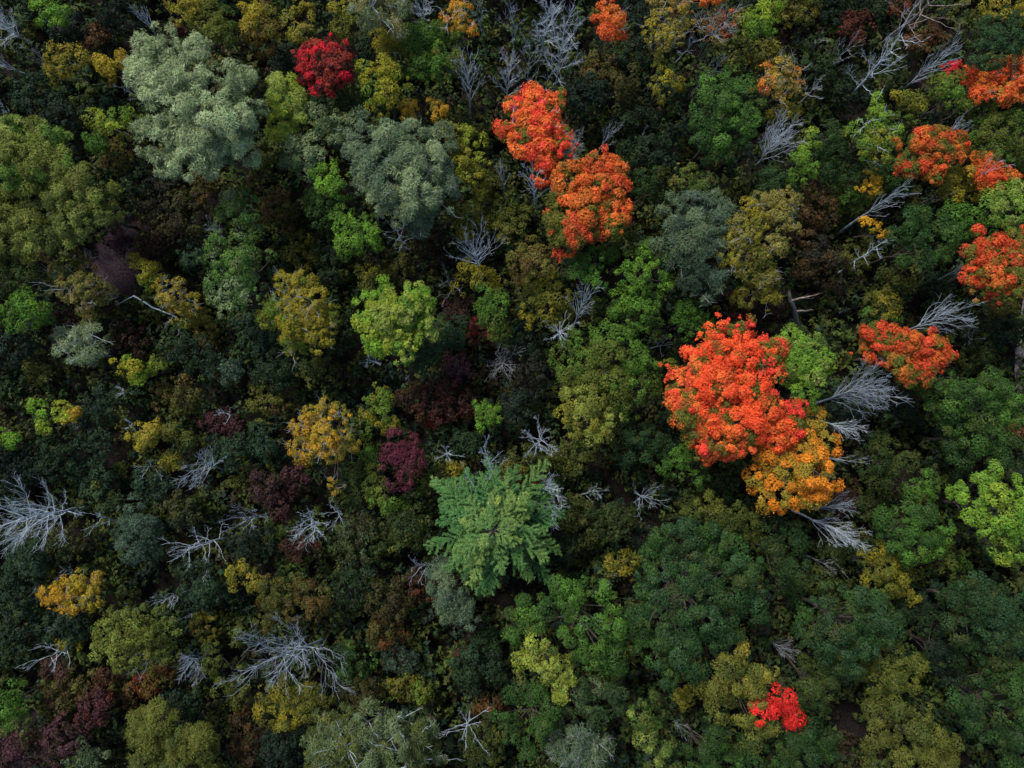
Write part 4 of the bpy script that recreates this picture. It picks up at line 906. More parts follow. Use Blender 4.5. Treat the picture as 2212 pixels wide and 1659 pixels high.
D('small bare fork in the deep shade over the purple bushes', (480, 890, 22, 7), (505, 898, 3), n=5, tw=0.7)
D('tiny bare fork above the olive yellow round tree', (266, 838, 20, 7), (270, 855, 3), n=5, tw=0.6)
D('dead twig crest rising from the olive yellow round tree', (283, 912, 14, 9), (290, 925, 6), n=4, tw=0.5)
D('tiny bare shrub by the twin lime treelets', (150, 916, 18, 4), None, n=6, tw=1.0, bark='deadgrey', lo=0.2)
D('white starburst dead tree between olive scrub and dark gap', (1165, 945, 52, 10), (1152, 990, 4), n=13, lo=0.6, tw=1.2, el=(0.05, 0.6))
D('upper of two bare fans sprouting beside the pine', (1185, 1052, 52, 10.5), (1148, 1068, 5), n=12, lo=0.45, tw=1.2, fan=(25, 60))
D('lower of two bare fans sprouting beside the pine', (1190, 1098, 52, 10), (1146, 1082, 5), n=12, lo=0.4, tw=1.2, fan=(-25, 50))
D('small bare fan in the black hollow nearer the pine', (1290, 1060, 34, 7), (1255, 1070, 2), n=8, lo=0.35, tw=0.8, fan=(10, 80))
D('bare star tree in the black hollow farther from the pine', (1392, 1076, 50, 7.5), (1375, 1066, 3), n=10, lo=0.5, tw=0.9)
D('tall bare stem with fine side twigs above the pine', (1045, 965, 44, 12), (1078, 1060, 8), n=12, lo=0.25, tw=1.0, el=(0.2, 0.9), fan=(100, 60))
D('bare branch hooked over the upper edge of the pine', (1003, 1030, 34, 11), (1040, 1048, 9), n=6, lo=0.2, tw=0.7)
D('small white star snag between plum tree and pine', (963, 982, 30, 8), (970, 978, 3), n=8, tw=0.5, el=(0.0, 0.4))
D('bare fork reaching from the misty sage crown below the pine', (900, 1222, 38, 8.5), (938, 1222, 5), n=8, lo=0.3, tw=0.9, fan=(180, 70))
D('bare tree with long spidery arms at the bottom rim', (1008, 1575, 62, 10), (1018, 1530, 2), n=9, lo=0.75, tw=0.35, el=(0.0, 0.35))
D('slim bare stem in the gap by the olive puffed tree', (1458, 1558, 28, 7), (1470, 1575, 2), n=6, tw=0.6, bark='deadgrey')
D('bare twig tree sunk in the gap between the puffed oak and huge oak', (1318, 1245, 24, 6), (1310, 1265, 2), n=5, tw=0.6, bark='deadgrey')
D('grey purple bare bush between the glinting oak and huge oak', (1685, 1402, 38, 7), (1668, 1390, 2), n=10, lo=0.3, tw=1.0, bark='deadgrey', fan=(0, 70))
D('upper of two long bare fans beneath the amber tree', (1805, 1095, 46, 10), (1765, 1098, 6), n=9, lo=0.3, tw=1.0, fan=(20, 40))
D('lower of two long bare fans beneath the amber tree', (1815, 1150, 66, 10.5), (1728, 1110, 5), n=14, lo=0.35, tw=1.2, fan=(-28, 45))
D('dim bare branch in the black hole under the amber tree', (1782, 1218, 40, 6), (1752, 1205, 2), n=6, tw=0.6, bark='deadgrey', fan=(-15, 60))
D('dense bare white fan tree beside the lime green tree', (1852, 840, 76, 12), (1772, 868, 6), n=20, lo=0.35, tw=1.4, fan=(15, 60))
D('smaller bare fan below the dense white one', (1826, 928, 44, 11), (1782, 912, 7), n=11, lo=0.3, tw=1.1, fan=(-22, 45))
D('thin bare twig beside the amber tree', (1834, 996, 40, 8), (1790, 990, 5), n=4, lo=0.2, tw=0.5, fan=(0, 25))
D('wide white bare fan above the rust maple', (2045, 675, 72, 12), (1955, 717, 5), n=15, lo=0.3, tw=1.1, fan=(25, 50), el=(0.1, 0.7))
D('twiggy grey bare tree in the gloom beyond the rust maple', (2100, 735, 36, 7), (2075, 715, 3), n=8, tw=0.8, bark='deadgrey')
D('faint bare fork between the emerald tree and right edge maple', (2070, 580, 34, 10), (2035, 600, 6), n=5, tw=0.5, fan=(30, 35), bark='deadgrey')
D('pale leaning dead trunk with side twigs, lower of two slanting trunks', (1925, 512, 34, 11), (1812, 590, 2), n=12, lo=0.45, tw=0.7, r=0.2, el=(0.1, 0.7))
D('pale slanting dead trunk with long whip branches, upper of two', (1935, 415, 50, 12), (1808, 507, 1.5), n=13, lo=0.55, tw=0.7, r=0.26, fan=(20, 65))
D('long pale dead tree slanting beside the green dome, its crown of whips', (1950, 72, 62, 16), (1811, 242, 0.5), n=18, lo=0.38, tw=1.0, r=0.22, el=(0.3, 1.0))
D('faint bare sapling beside the long pale slanting dead tree', (1835, 95, 34, 11), (1785, 165, 2), n=7, tw=0.7, bark='deadgrey')
D('tan tinged bare tree beside the long pale slanting dead tree', (2030, 130, 54, 14), (1941, 200, 2), n=13, lo=0.4, tw=1.0, fan=(30, 50))
D('massive dark limbed dead tree at the top rim', (2012, 5, 88, 16), (1905, 95, 3), n=10, lo=0.45, tw=0.5, r=0.34, bark='snag', el=(0.0, 0.5))
D('short forked grey snag left of the long pale slanting tree', (1776, 70, 22, 9), (1745, 125, 1), n=4, tw=0.4, r=0.14, bark='deadgrey')
D('spiky bare scrub between the orange yellow tree and dark gap', (1765, 185, 34, 8), (1735, 215, 2), n=7, tw=0.8)
D('white dead fan tree between the green dome and lime tipped tree', (1675, 295, 56, 11.5), (1632, 362, 3), n=18, lo=0.35, tw=1.4, fan=(50, 75))
D('bare upright twigs behind the orange red maple with the grey fan', (2062, 272, 36, 12), (2028, 310, 9), n=9, lo=0.3, tw=0.8, fan=(45, 40))
D('forked bare limb lying over the orange brown right tree', (2140, 368, 40, 13), (2068, 412, 7), n=5, lo=0.45, tw=0.35, r=0.16, fan=(40, 45))
D('thick bare trunk slanting out of the upper right corner', (2205, 160, 36, 14), (2080, 252, 1), n=5, lo=0.6, tw=0.4, r=0.36, bark='snag')
D('first of two slim pale trunks above the round green dome', (1568, 120, 36, 11), (1505, 205, 2), n=7, lo=0.45, tw=0.8, r=0.13)
D('second of two slim pale trunks above the round green dome', (1530, 145, 30, 10), (1497, 200, 2), n=6, lo=0.4, tw=0.8, r=0.12, bark='deadgrey')
D('crooked pale trunk under the tan orange tree', (1505, 85, 30, 12), (1455, 140, 1), n=5, lo=0.5, tw=0.6, r=0.15)
D('grey bare fan in the dark beside the flame orange maple', (1322, 285, 36, 9), (1288, 333, 2), n=9, lo=0.4, tw=0.9, fan=(50, 50))
D('tiny gnarled bare twig in the dark green gap', (1395, 275, 18, 6), (1385, 305, 2), n=4, tw=0.4)
D('white bare fan at the foot of the flame orange maple', (1152, 392, 54, 14), (1157, 442, 7), n=12, lo=0.35, tw=0.8, fan=(90, 70))
D('white bare sprays rising between the two orange maples', (1238, 318, 48, 14.5), (1221, 374, 8), n=11, lo=0.3, tw=0.9, fan=(62, 40))
D('thin bare Y shaped sapling beside the flame orange maple', (1082, 365, 34, 11), (1090, 420, 5), n=5, lo=0.4, tw=0.5, fan=(90, 50))
D('tiny bare Y sapling below the thin Y shaped one', (1048, 420, 16, 8), (1047, 445, 4), n=3, tw=0.3, r=0.06)
D('white forked dead tree opening upward near the oval green crown', (1010, 150, 50, 12.5), (1016, 246, 3), n=13, lo=0.35, tw=0.9, fan=(90, 65))
D('silvery bushy dead tree beside the cluster at the top', (1102, 145, 44, 12.5), (1091, 240, 2), n=14, lo=0.45, tw=1.3, fan=(90, 100))
D('tallest dead tree of the silver cluster at the top rim', (1188, 10, 62, 16), (1170, 110, 2), n=18, lo=0.3, tw=1.4, r=0.2)
D('second dead tree of the silver cluster, with the densest twigs', (1222, 55, 58, 15.5), (1198, 192, 2), n=20, lo=0.3, tw=1.5, r=0.17)
D('slim dead tree of the silver cluster, left side of the group', (1145, 95, 36, 13), (1141, 205, 2), n=11, lo=0.35, tw=1.2, r=0.12)
D('dead pole of the silver cluster standing at the left end', (1108, 20, 40, 14), (1112, 100, 2), n=9, lo=0.3, tw=1.0, r=0.13)
D('dead tree of the silver cluster dipping toward the flame orange maple', (1182, 170, 32, 11), (1172, 248, 3), n=8, lo=0.3, tw=0.9, r=0.12)
D('twin stemmed bare tree at the top rim beside the gold leafed tree', (915, 18, 44, 13), (914, 62, 5), n=12, lo=0.3, tw=1.1)
D('bare tree top with white limbs on the top rim', (1040, 5, 40, 13), (1042, 100, 1), n=6, lo=0.3, tw=0.6, r=0.09)
D('grey bare tree with spreading roots below the grey domed willow', (858, 495, 42, 8), (874, 545, 1), n=12, lo=0.3, tw=0.8, el=(-0.1, 0.5))
D('white dead tree with upturned candelabra limbs', (1025, 548, 72, 12), (1038, 592, 7), n=18, lo=0.55, tw=0.8, r=0.24, el=(0.15, 0.8), curl=0.55, fan=(95, 85))
D('arched grey dead branches under the candelabra tree', (965, 605, 50, 8), (985, 638, 4), n=8, lo=0.3, tw=0.6, curl=0.4, bark='deadgrey')
D('upper of the pale dead twins beside the layered green tree', (1262, 645, 46, 13), (1240, 702, 6), n=14, lo=0.35, tw=1.1, fan=(65, 60))
D('lower of the pale dead twins, star shaped', (1208, 715, 46, 12), (1207, 728, 6), n=12, lo=0.6, tw=0.7, el=(0.0, 0.5))
D('dim bare branches beneath the layered green trees', (1430, 745, 30, 8), (1408, 752, 4), n=5, tw=0.6, bark='deadgrey')
D('hazy grey bare bush beside the mauve shrubs', (1085, 782, 48, 7), None, n=16, lo=0.15, tw=1.3, bark='deadgrey', el=(0.2, 1.1))
D('bare forked tree at the left of the upper stacked green crown', (462, 492, 38, 9), (482, 512, 4), n=9, tw=0.7)
D('white stub of a broken dead stem above the wine brown tree', (881, 811, 8, 6), (885, 822, 3), n=2, tw=0.3, r=0.16, name='tree_snag')
D('bare horizontal branch below the teal crown', (790, 776, 30, 6), (822, 785, 4), n=5, lo=0.2, tw=0.5)
D('pale dead tree clipped by the upper left corner', (5, 48, 52, 13), (50, 85, 2), n=15, lo=0.35, tw=1.3)
D('white dead limbs on the left edge below the corner dead tree', (-8, 132, 46, 12), (62, 163, 4), n=9, lo=0.4, tw=0.6, fan=(170, 40))
D('bare leaning pole on the left edge above the feathery trees', (0, 222, 26, 10), (40, 272, 1), n=5, lo=0.5, tw=0.6, r=0.1)
D('spray of bare twigs above the shoulder of the silver willow', (318, 45, 34, 12), (340, 80, 6), n=8, lo=0.4, tw=0.8, fan=(120, 40))
D('thin bare tree between the gold square tree and the corner dead tree', (85, 112, 30, 7), (98, 155, 1), n=8, lo=0.4, tw=0.9, bark='deadgrey')
D('curving bare stem along the flank of the silver willow', (268, 185, 26, 11), (345, 256, 3), n=6, lo=0.6, tw=1.0, r=0.1, bark='deadgrey')
D('thin straight bare pole under the gold square tree', (120, 145, 10, 7), (162, 203, 0.5), n=3, tw=0.3, r=0.09, bark='deadgrey')

# ------------------------------------------------------------------ leaning or fallen logs
def LOG(label, pts, r, name='fallen_log', bark='deadgrey', limbs=0):
    SPECS.append(dict(kind='log', label=label, pts=pts, r=r, name=name, bark=bark, limbs=limbs))


LOG('pale fallen trunk lying past the ochre tree', [(287, 637, 5), (330, 662, 4.5), (370, 682, 4), (412, 700, 3)], 0.075, bark='dead', limbs=3)
LOG('gnarled brown snag with one hooked arm above the lime green tree', [(1728, 712, 1), (1720, 688, 4), (1716, 670, 6), (1708, 650, 7), (1706, 628, 8)], 0.26, name='tree_snag', bark='snag', limbs=2)
LOG('upper of two fallen logs meeting in a point', [(1838, 631, 1.2), (1865, 636, 1.4), (1894, 642, 1.6)], 0.13, limbs=0)
LOG('lower of two fallen logs meeting in a point', [(1812, 674, 0.8), (1850, 662, 1.1), (1888, 646, 1.6)], 0.14, limbs=0)
LOG('short pale log lying in the dark by the ragged yellow green tree', [(125, 218, 1.2), (142, 236, 1.2)], 0.1, limbs=0)

# ================================================================== dim shrubs of the understorey
_sh = [
 ('dark teal shrub under the top rim beside the bright green tree', 'dteal dark', (150, 62, 42, 34)),
 ('dark shrub below the top rim beside the brown twiggy bush', 'dteal dark', (250, 42, 36, 40)),
 ('brown twiggy bush above the bright yellow sprigs', 'brown rust dbrown', (212, 80, 26, 22)),
 ('small dull red bush behind the silver willow', 'brick wine', (385, 66, 12, 10)),
 ('blue green shrub under the gold square tree', 'dteal teal', (72, 205, 44, 36)),
 ('large blue green shrub beside the bare leaning pole', 'dteal teal dark', (125, 240, 48, 36)),
 ('olive brown shrub under the deep green mound', 'olive brown', (258, 345, 30, 34)),
 ('dark green shrub against the lower flank of the silver willow', 'dgreen dark', (290, 380, 36, 40)),
 ('olive shrub below the silver willow', 'oliv2 brown', (440, 405, 46, 28)),
 ('olive shrub between silver willow and blue green crown', 'olive moss', (575, 335, 28, 34)),
 ('brown olive bush near the three stacked crowns', 'brown oliv2 olive', (600, 455, 36, 40)),
 ('yellow olive bush below the brown olive one', 'olive yel oliv2', (652, 545, 34, 42)),
 ('dark hazel bush in the hollow above the three stacked crowns', 'dbrown oliv2 dark', (400, 470, 56, 46)),
 ('shadowed bush by the hazel one', 'dbrown dark', (340, 430, 50, 44)),
 ('low brown bush on the mauve clearing', 'dbrown maroon', (345, 530, 46, 34)),
 ('blue green bush beside the middle stacked crown', 'dteal teal', (422, 552, 34, 40)),
 ('faint mauve bush on the mauve clearing', 'mauve maroon', (262, 520, 20, 20)),
 ('dark teal shrub by the lowest stacked crown', 'dteal teal', (555, 720, 36, 42)),
 ('wine ground bush under the tan thinning tree', 'maroon wine', (145, 690, 34, 30)),
 ('dark wine bush right of the small sage tree', 'maroon dbrown', (280, 735, 44, 34)),
 ('dusky green bush below the olive brown spread', 'dgreen dteal', (400, 760, 46, 36)),
 ('olive bush under the small sage tree', 'olive dgreen', (85, 795, 34, 26)),
 ('dark teal bush left of the small sage tree', 'dteal dark', (40, 755, 44, 44)),
 ('olive dome bush below the sapling with a pale leader', 'oliv2 brown olive', (380, 855, 46, 34)),
 ('dark green bush between the twin lime treelets and the olive dome', 'dgreen dteal', (215, 880, 44, 40)),
 ('purple bush below a small bare fork', 'plum wine mauve', (468, 912, 32, 20)),
 ('second purple bush farther from the bare fork', 'plum wine', (505, 925, 22, 18)),
 ('teal bush under the purple ones', 'dteal teal', (500, 975, 40, 40)),
 ('olive orange bush beside the gold leaved tree', 'olive must brown', (580, 872, 34, 34)),
 ('dark green bush under the mustard tree', 'dgreen dteal', (600, 800, 44, 36)),
 ('olive green bush right of the dark green one', 'olive dgreen', (680, 800, 40, 30)),
 ('deep green bush between the mustard and chartreuse trees', 'dgreen moss', (745, 720, 26, 44)),
 ('olive leafed bush above the chartreuse maple', 'olive moss yel', (802, 588, 40, 32)),
 ('olive bush at the shoulder of the chartreuse maple', 'olive dbrown', (860, 590, 34, 28)),
 ('maroon bush below the arched grey branches', 'maroon wine', (990, 668, 38, 28)),
 ('maroon bush farther down from the arched grey branches', 'maroon red dbrown', (1035, 715, 26, 26)),
 ('mauve bush beside the hazy grey bare bush', 'mauve wine plum', (988, 795, 34, 26)),
 ('wine brown tree sized bush above the plum tree', 'wine brick maroon', (960, 868, 62, 40)),
 ('brown bush left half of the wine clump', 'brown wine maroon', (895, 860, 30, 34)),
 ('small dark red bush below the wine brown clump', 'red maroon', (940, 912, 18, 12)),
 ('green bush under the wine brown clump', 'dgreen teal', (1010, 950, 36, 30)),
 ('olive bush between plum tree and white star snag', 'olive moss', (930, 1040, 30, 36)),
 ('olive bush above the pine by the bare stem', 'olive yel', (985, 1020, 26, 26)),
 ('brown gold bush at the upper right of the pine', 'must rust oliv2', (1112, 1055, 36, 52)),
 ('olive bush round the white starburst tree', 'olive moss', (1140, 1000, 44, 36)),
 ('dark olive bush right of the two fans', 'moss oliv2', (1250, 1130, 44, 50)),
 ('olive bush below the sage yellow tree', 'moss olive', (1235, 985, 46, 34)),
 ('dim olive green bush in front of the huge oak', 'moss dgreen', (1330, 1128, 44, 38)),
 ('dim teal bush in the lee of the puffed oak', 'dteal dark', (1390, 1170, 28, 28)),
 ('deep shaded bush below the two fans', 'dark dgreen', (1215, 1190, 40, 34)),
 ('olive gold bush against the huge oak trunk side', 'moss yel oliv2', (1340, 1222, 34, 26)),
 ('wine bush left of the grey bare pair', 'wine plum maroon', (605, 1090, 26, 28)),
 ('plum bush above the wine one', 'plum maroon', (640, 1035, 34, 22)),
 ('brown mauve bush beside the plum one', 'dbrown mauve', (570, 1050, 36, 40)),
 ('olive grey bush below the grey bare pair', 'moss dbrown grey', (770, 1165, 44, 50)),
 ('brick brown bush below the grey bare pair', 'brick dbrown maroon', (650, 1185, 34, 26)),
 ('green bush below the column hugging the plum tree', 'dgreen moss olive', (880, 1140, 50, 46)),
 ('olive green bush farther below the plum tree', 'moss dgreen', (820, 1170, 34, 42)),
 ('dark rust bush left of the pine', 'maroon dbrown rust', (905, 1265, 40, 30)),
 ('dark green bush in the middle of the lower left gloom', 'dgreen dark', (760, 1260, 46, 44)),
 ('olive brown bush in the lower gloom', 'oliv2 dbrown', (840, 1300, 46, 40)),
 ('dark olive bush with orange sprigs', 'oliv2 rust moss', (830, 1365, 44, 34)),
 ('green bush left of the sage shrub with a dead fork', 'dgreen leaf dark', (765, 1430, 36, 38)),
 ('yellow olive bush below the sage shrub with a dead fork', 'olive moss yel', (862, 1482, 38, 26)),
 ('small yellow green bush beside the yellow olive one', 'olive lime', (912, 1496, 20, 18)),
 ('dark green bush in the gap left of the puffed oak', 'dgreen dark teal', (1030, 1440, 48, 52)),
 ('green bush near the lone red sprig', 'dgreen forest', (1050, 1380, 38, 34)),
 ('lone red sprig bush in the dark', 'red maroon', (998, 1413, 8, 9)),
 ('dark brown bush above the sage tree threaded with limbs', 'dbrown oliv2', (780, 1500, 50, 30)),
 ('dim green bush right of the spidery armed tree', 'dgreen olive', (1050, 1600, 40, 50)),
 ('brown orange bush beside the spidery armed tree', 'oliv2 rust dbrown', (1055, 1525, 26, 30)),
 ('dark teal bush beside the sage tree threaded with limbs', 'dteal dark', (610, 1615, 50, 44)),
 ('brown bush between olive bottom tree and dark teal bush', 'dbrown brown', (545, 1585, 40, 50)),
 ('dark green bush left of the big white dead tree', 'dteal dgreen', (395, 1525, 46, 30)),
 ('wine red bush under the bare forked left tree', 'plum wine olive', (120, 1458, 38, 32)),
 ('plum and gold bush in the lower left mauve patch', 'wine olive must', (160, 1492, 38, 28)),
 ('largest wine bush in the lower left mauve patch', 'plum wine brick', (200, 1530, 42, 36)),
 ('dull wine bush at the fringe of the mauve patch', 'wine olive maroon', (125, 1520, 34, 36)),
 ('brick brown bush at the top of the mauve patch', 'brick maroon olive', (225, 1475, 34, 26)),
 ('orange red bush under the thin bare tree', 'rust red olive', (318, 1480, 28, 20)),
 ('orange olive bush beside the orange red one', 'rust must olive', (352, 1455, 28, 22)),
 ('brown bush between the wine bushes and olive tree', 'brown olive brick', (262, 1500, 26, 36)),
 ('olive fringe bush by the rich green left tree', 'olive grey', (60, 1572, 46, 24)),
 ('mauve bush in the lower left corner', 'mauve maroon dbrown', (40, 1620, 60, 34)),
 ('second mauve bush along the bottom rim', 'mauve dbrown', (140, 1600, 52, 44)),
 ('grey green bush along the bottom rim at the mauve patch', 'grey dgreen', (190, 1640, 44, 30)),
 ('dark teal bush in front of the bright yellow left tree', 'dteal teal', (65, 1215, 48, 40)),
 ('blue green bush behind the bright yellow left tree', 'dteal dgreen', (45, 1290, 40, 46)),
 ('dusky green bush below the bright yellow left tree', 'dteal dgreen', (140, 1350, 56, 30)),
 ('green bush at the left edge beneath the dusky ones', 'dteal dgreen', (35, 1380, 42, 50)),
 ('yellow olive bush touching the bare forked left tree', 'olive yel', (158, 1390, 24, 16)),
 ('teal bush above the left edge thicket', 'teal dteal', (195, 1035, 46, 34)),
 ('olive teal bush behind the left edge thicket', 'teal dgreen olive', (225, 1078, 44, 28)),
 ('dark bush at the left edge above the thicket', 'dteal dark', (40, 1010, 56, 40)),
 ('dark green bush in the left gloom', 'dgreen dteal', (115, 985, 46, 40)),
 ('grey teal bush in the left gloom', 'teal dteal', (200, 955, 44, 40)),
 ('teal bush under the small horizontal bare fork', 'dteal teal', (330, 1045, 38, 34)),
 ('olive brown bush between the oval teal tree and flattened dead tree', 'oliv2 dteal', (385, 1100, 40, 36)),
 ('dark olive bush under the thicket', 'oliv2 dbrown dgreen', (155, 1175, 50, 34)),
 ('dark teal bush beside the yellow tufted shrub tree', 'dteal teal', (450, 1275, 50, 40)),
 ('dim teal bush under the flattened dead tree', 'dteal dgreen', (430, 1225, 44, 24)),
 ('olive bush beside the broad olive tree', 'olive brown yel', (445, 1345, 32, 34)),
 ('olive bush between bare fans and yellow tufted tree', 'olive moss', (530, 1035, 32, 28)),
 ('dark teal bush right of the white many armed tree', 'dteal teal', (560, 965, 40, 46)),
 ('dark bush under the upper wide bare tree', 'dteal dark', (545, 1170, 44, 36)),
 ('dark blue green bush in the top centre gloom', 'dteal dark', (1260, 215, 56, 46)),
 ('olive brown bush by the orange sapling', 'oliv2 brown', (1295, 155, 36, 38)),
 ('brown olive bush in the top centre gloom', 'oliv2 dbrown tan', (1345, 195, 40, 40)),
 ('dark green bush right of the top centre gloom', 'dgreen dark', (1370, 120, 36, 40)),
 ('dark teal bush at the top rim beside the orange sapling', 'dteal dark', (1380, 30, 26, 36)),
 ('dark green bush below the top centre gloom', 'dgreen dark', (1370, 255, 44, 36)),
 ('deep green bush beneath the grey bare fan', 'dgreen dark', (1400, 330, 56, 38)),
 ('olive bush above the lime rim tree', 'olive moss', (1590, 110, 34, 36)),
 ('yellow flecked bush below the lime rim tree', 'oliv2 yel olive', (1640, 115, 34, 30)),
 ('olive bush on the top rim near the maroon bush', 'olive moss yel', (1720, 20, 46, 34)),
 ('dull red bush near the short forked snag', 'brick maroon rust', (1848, 58, 32, 30)),
 ('dark green bush left of the dull red one', 'dgreen dteal', (1800, 20, 40, 34)),
 ('orange bush under the massive dark limbs', 'rust ora2 maroon', (1935, 15, 26, 22)),
 ('dark green bush under the massive dark limbs', 'dgreen dark', (1890, 25, 32, 32)),
 ('dark green bush below the short forked snag', 'dgreen dark moss', (1775, 140, 40, 40)),
 ('deep green bush under the long pale slanting tree', 'dark dgreen', (1835, 195, 46, 40)),
 ('dark green bush right of the long pale slanting tree', 'dgreen moss', (1925, 165, 34, 30)),
 ('rust bush in the gap below the massive dark limbs', 'brown rust maroon', (2000, 85, 46, 26)),
 ('olive bush at the rim between teal corner tree and dark limbs', 'olive dgreen', (2075, 50, 36, 40)),
 ('brown bush in the dark left of the tan and yellow tree', 'dbrown brown', (1760, 450, 36, 50)),
 ('olive green bush above the upper slanting trunk', 'leaf olive', (1830, 425, 34, 36)),
 ('dark green bush between slanting trunks and spiky green tree', 'dgreen leaf', (1930, 385, 40, 36)),
 ('dark brown bush in the hollow below the slanting trunks', 'dbrown dark brown', (1760, 560, 44, 50)),
 ('olive green bush under the lower slanting trunk', 'olive moss', (1850, 555, 36, 30)),
 ('red brown bush in the hollow by the gnarled snag', 'maroon dbrown', (1650, 660, 44, 34)),
 ('red brown bush above the scarlet maple', 'maroon brick dbrown', (1600, 665, 40, 26)),
 ('olive bush left of the white fan above the rust maple', 'olive yel moss', (1910, 655, 40, 30)),
 ('green bush left of the rust maple', 'dgreen leaf', (1905, 695, 38, 26)),
 ('olive twig bush under the emerald tree', 'olive moss dgreen', (1945, 605, 46, 28)),
 ('dark green bush under the emerald tree', 'dgreen dark', (2020, 610, 40, 28)),
 ('dark olive bush right of the rust maple', 'moss dgreen olive', (2110, 745, 44, 44)),
 ('dark green bush along the right rim', 'dgreen dark', (2165, 710, 40, 46)),
 ('olive bush under the right edge maple', 'olive rust dgreen', (2165, 668, 30, 20)),
 ('olive bush below the rust maple', 'olive ora2', (1985, 832, 40, 22)),
 ('dark teal bush under the dense white fan', 'dteal dark', (1835, 880, 40, 28)),
 ('dark green bush between the dense white fan and rust maple', 'dark dgreen', (1925, 870, 40, 44)),
 ('rusty twig bush at the right rim', 'rust brown mauve', (2196, 935, 22, 20)),
 ('dim green bush below the clump between two oaks', 'dgreen moss', (2040, 1020, 40, 40)),
 ('dark plum bush behind the upper long bare fan', 'wine maroon', (1830, 1080, 24, 24)),
 ('olive bush right of the long bare fans', 'moss dgreen', (1880, 1095, 30, 30)),
 ('dark green bush left of the amber tree', 'dgreen moss', (1560, 1045, 40, 40)),
 ('olive green bush by the bare hole', 'moss dgreen', (1800, 1190, 30, 30)),
 ('dark green bush below the yellow green tree in the dark', 'dgreen dark', (1975, 1320, 34, 40)),
 ('olive bush right of the yellow green tree in the dark', 'olive leaf moss', (2055, 1215, 34, 28)),
 ('yellow flecked bush in the gap by the olive puffed tree', 'yel olive', (1476, 1506, 22, 18)),
 ('green bush between the lime neighbour and dull teal crown', 'dgreen dteal', (970, 745, 30, 22)),
 ('dim olive bush in the hollow beside the plum tree', 'moss dgreen', (760, 1045, 34, 44)),
 ('olive bush under the thin Y saplings', 'olive moss dbrown', (1065, 395, 34, 46)),
 ('deep green bush right of the red tree', 'dgreen dark', (775, 105, 26, 26)),
 ('olive bush between the gold pair and yellow slumping tree', 'moss olive', (1015, 275, 40, 28)),
 ('dark bush in the gap left of the crimson tree', 'dark dgreen', (610, 130, 34, 36)),
 ('dull green bush between the yellow larch and crimson tree', 'dgreen teal', (690, 210, 26, 20)),
 ('dull green bush beside the teal spire', 'dgreen moss', (735, 240, 22, 26)),
 ('dark green bush below the bright leaning oval', 'dgreen dark', (720, 575, 44, 40)),
 ('dim bush between the leaning oval and the bare spreading tree', 'dbrown dgreen', (815, 560, 28, 26)),
 ('dark brown bush in the hollow right of the spreading bare tree', 'dbrown maroon', (930, 530, 36, 38)),
 ('dark teal bush near the pale dead twins', 'dteal dgreen', (1140, 735, 40, 34)),
 ('dark bush between the mauve shrubs and the broad olive crown', 'dark dbrown', (1150, 820, 40, 44)),
 ('dark teal bush left of the broad olive crown', 'dark dteal', (1110, 880, 36, 44)),
 ('green bush under the sage yellow tree flank', 'moss dgreen', (1350, 935, 30, 30)),
]
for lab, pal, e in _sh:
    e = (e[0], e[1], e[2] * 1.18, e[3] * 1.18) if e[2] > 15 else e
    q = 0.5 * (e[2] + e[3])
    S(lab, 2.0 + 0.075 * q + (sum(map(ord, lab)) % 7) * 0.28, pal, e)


def log_piece(spec, rng):
    pts = np.array([at(*p) for p in spec['pts']])
    base = pts[0].copy()
    base[2] = max(0.0, pts[:, 2].min() - 0.3)
    root = thing(spec['name'], spec['label'], 'log' if spec['name'] == 'fallen_log' else 'dead tree', base)
    n = 10
    t = np.linspace(0, len(pts) - 1, n)
    i = np.minimum(t.astype(int), len(pts) - 2)
    w = (t - i)[:, None]
    P = pts[i] * (1 - w) + pts[i + 1] * w
    P += rng.normal(0, 0.05, P.shape)
    R = spec['r'] * np.linspace(1, 0.55, n) * rng.uniform(0.85, 1.15, n)
    V, F = tubes(P[None], R[None], 8)
    link('trunk', make_mesh('trunk', V - base, F, BARK[spec['bark']]), root)
    for k in range(spec['limbs']):
        j = int(n * (0.45 + 0.3 * k)) % n
        tang = unit(P[min(j + 1, n - 1)] - P[j - 1])
        side = unit(np.cross(tang, (0, 0, 1.0))) * (1 if k % 2 else -1)
        if spec['name'] == 'tree_snag':
            side = np.array((1.0, -0.15, 0.1))
        d = unit(tang * 0.6 + side)
        V, F = bare_limb(rng, P[j], d, 1.6 + 0.8 * (k % 2), spec['r'] * 0.5, 3, 1, 0.15)
        link('limb', make_mesh('limb', V - base, F, BARK[spec['bark']]), root)
    return root


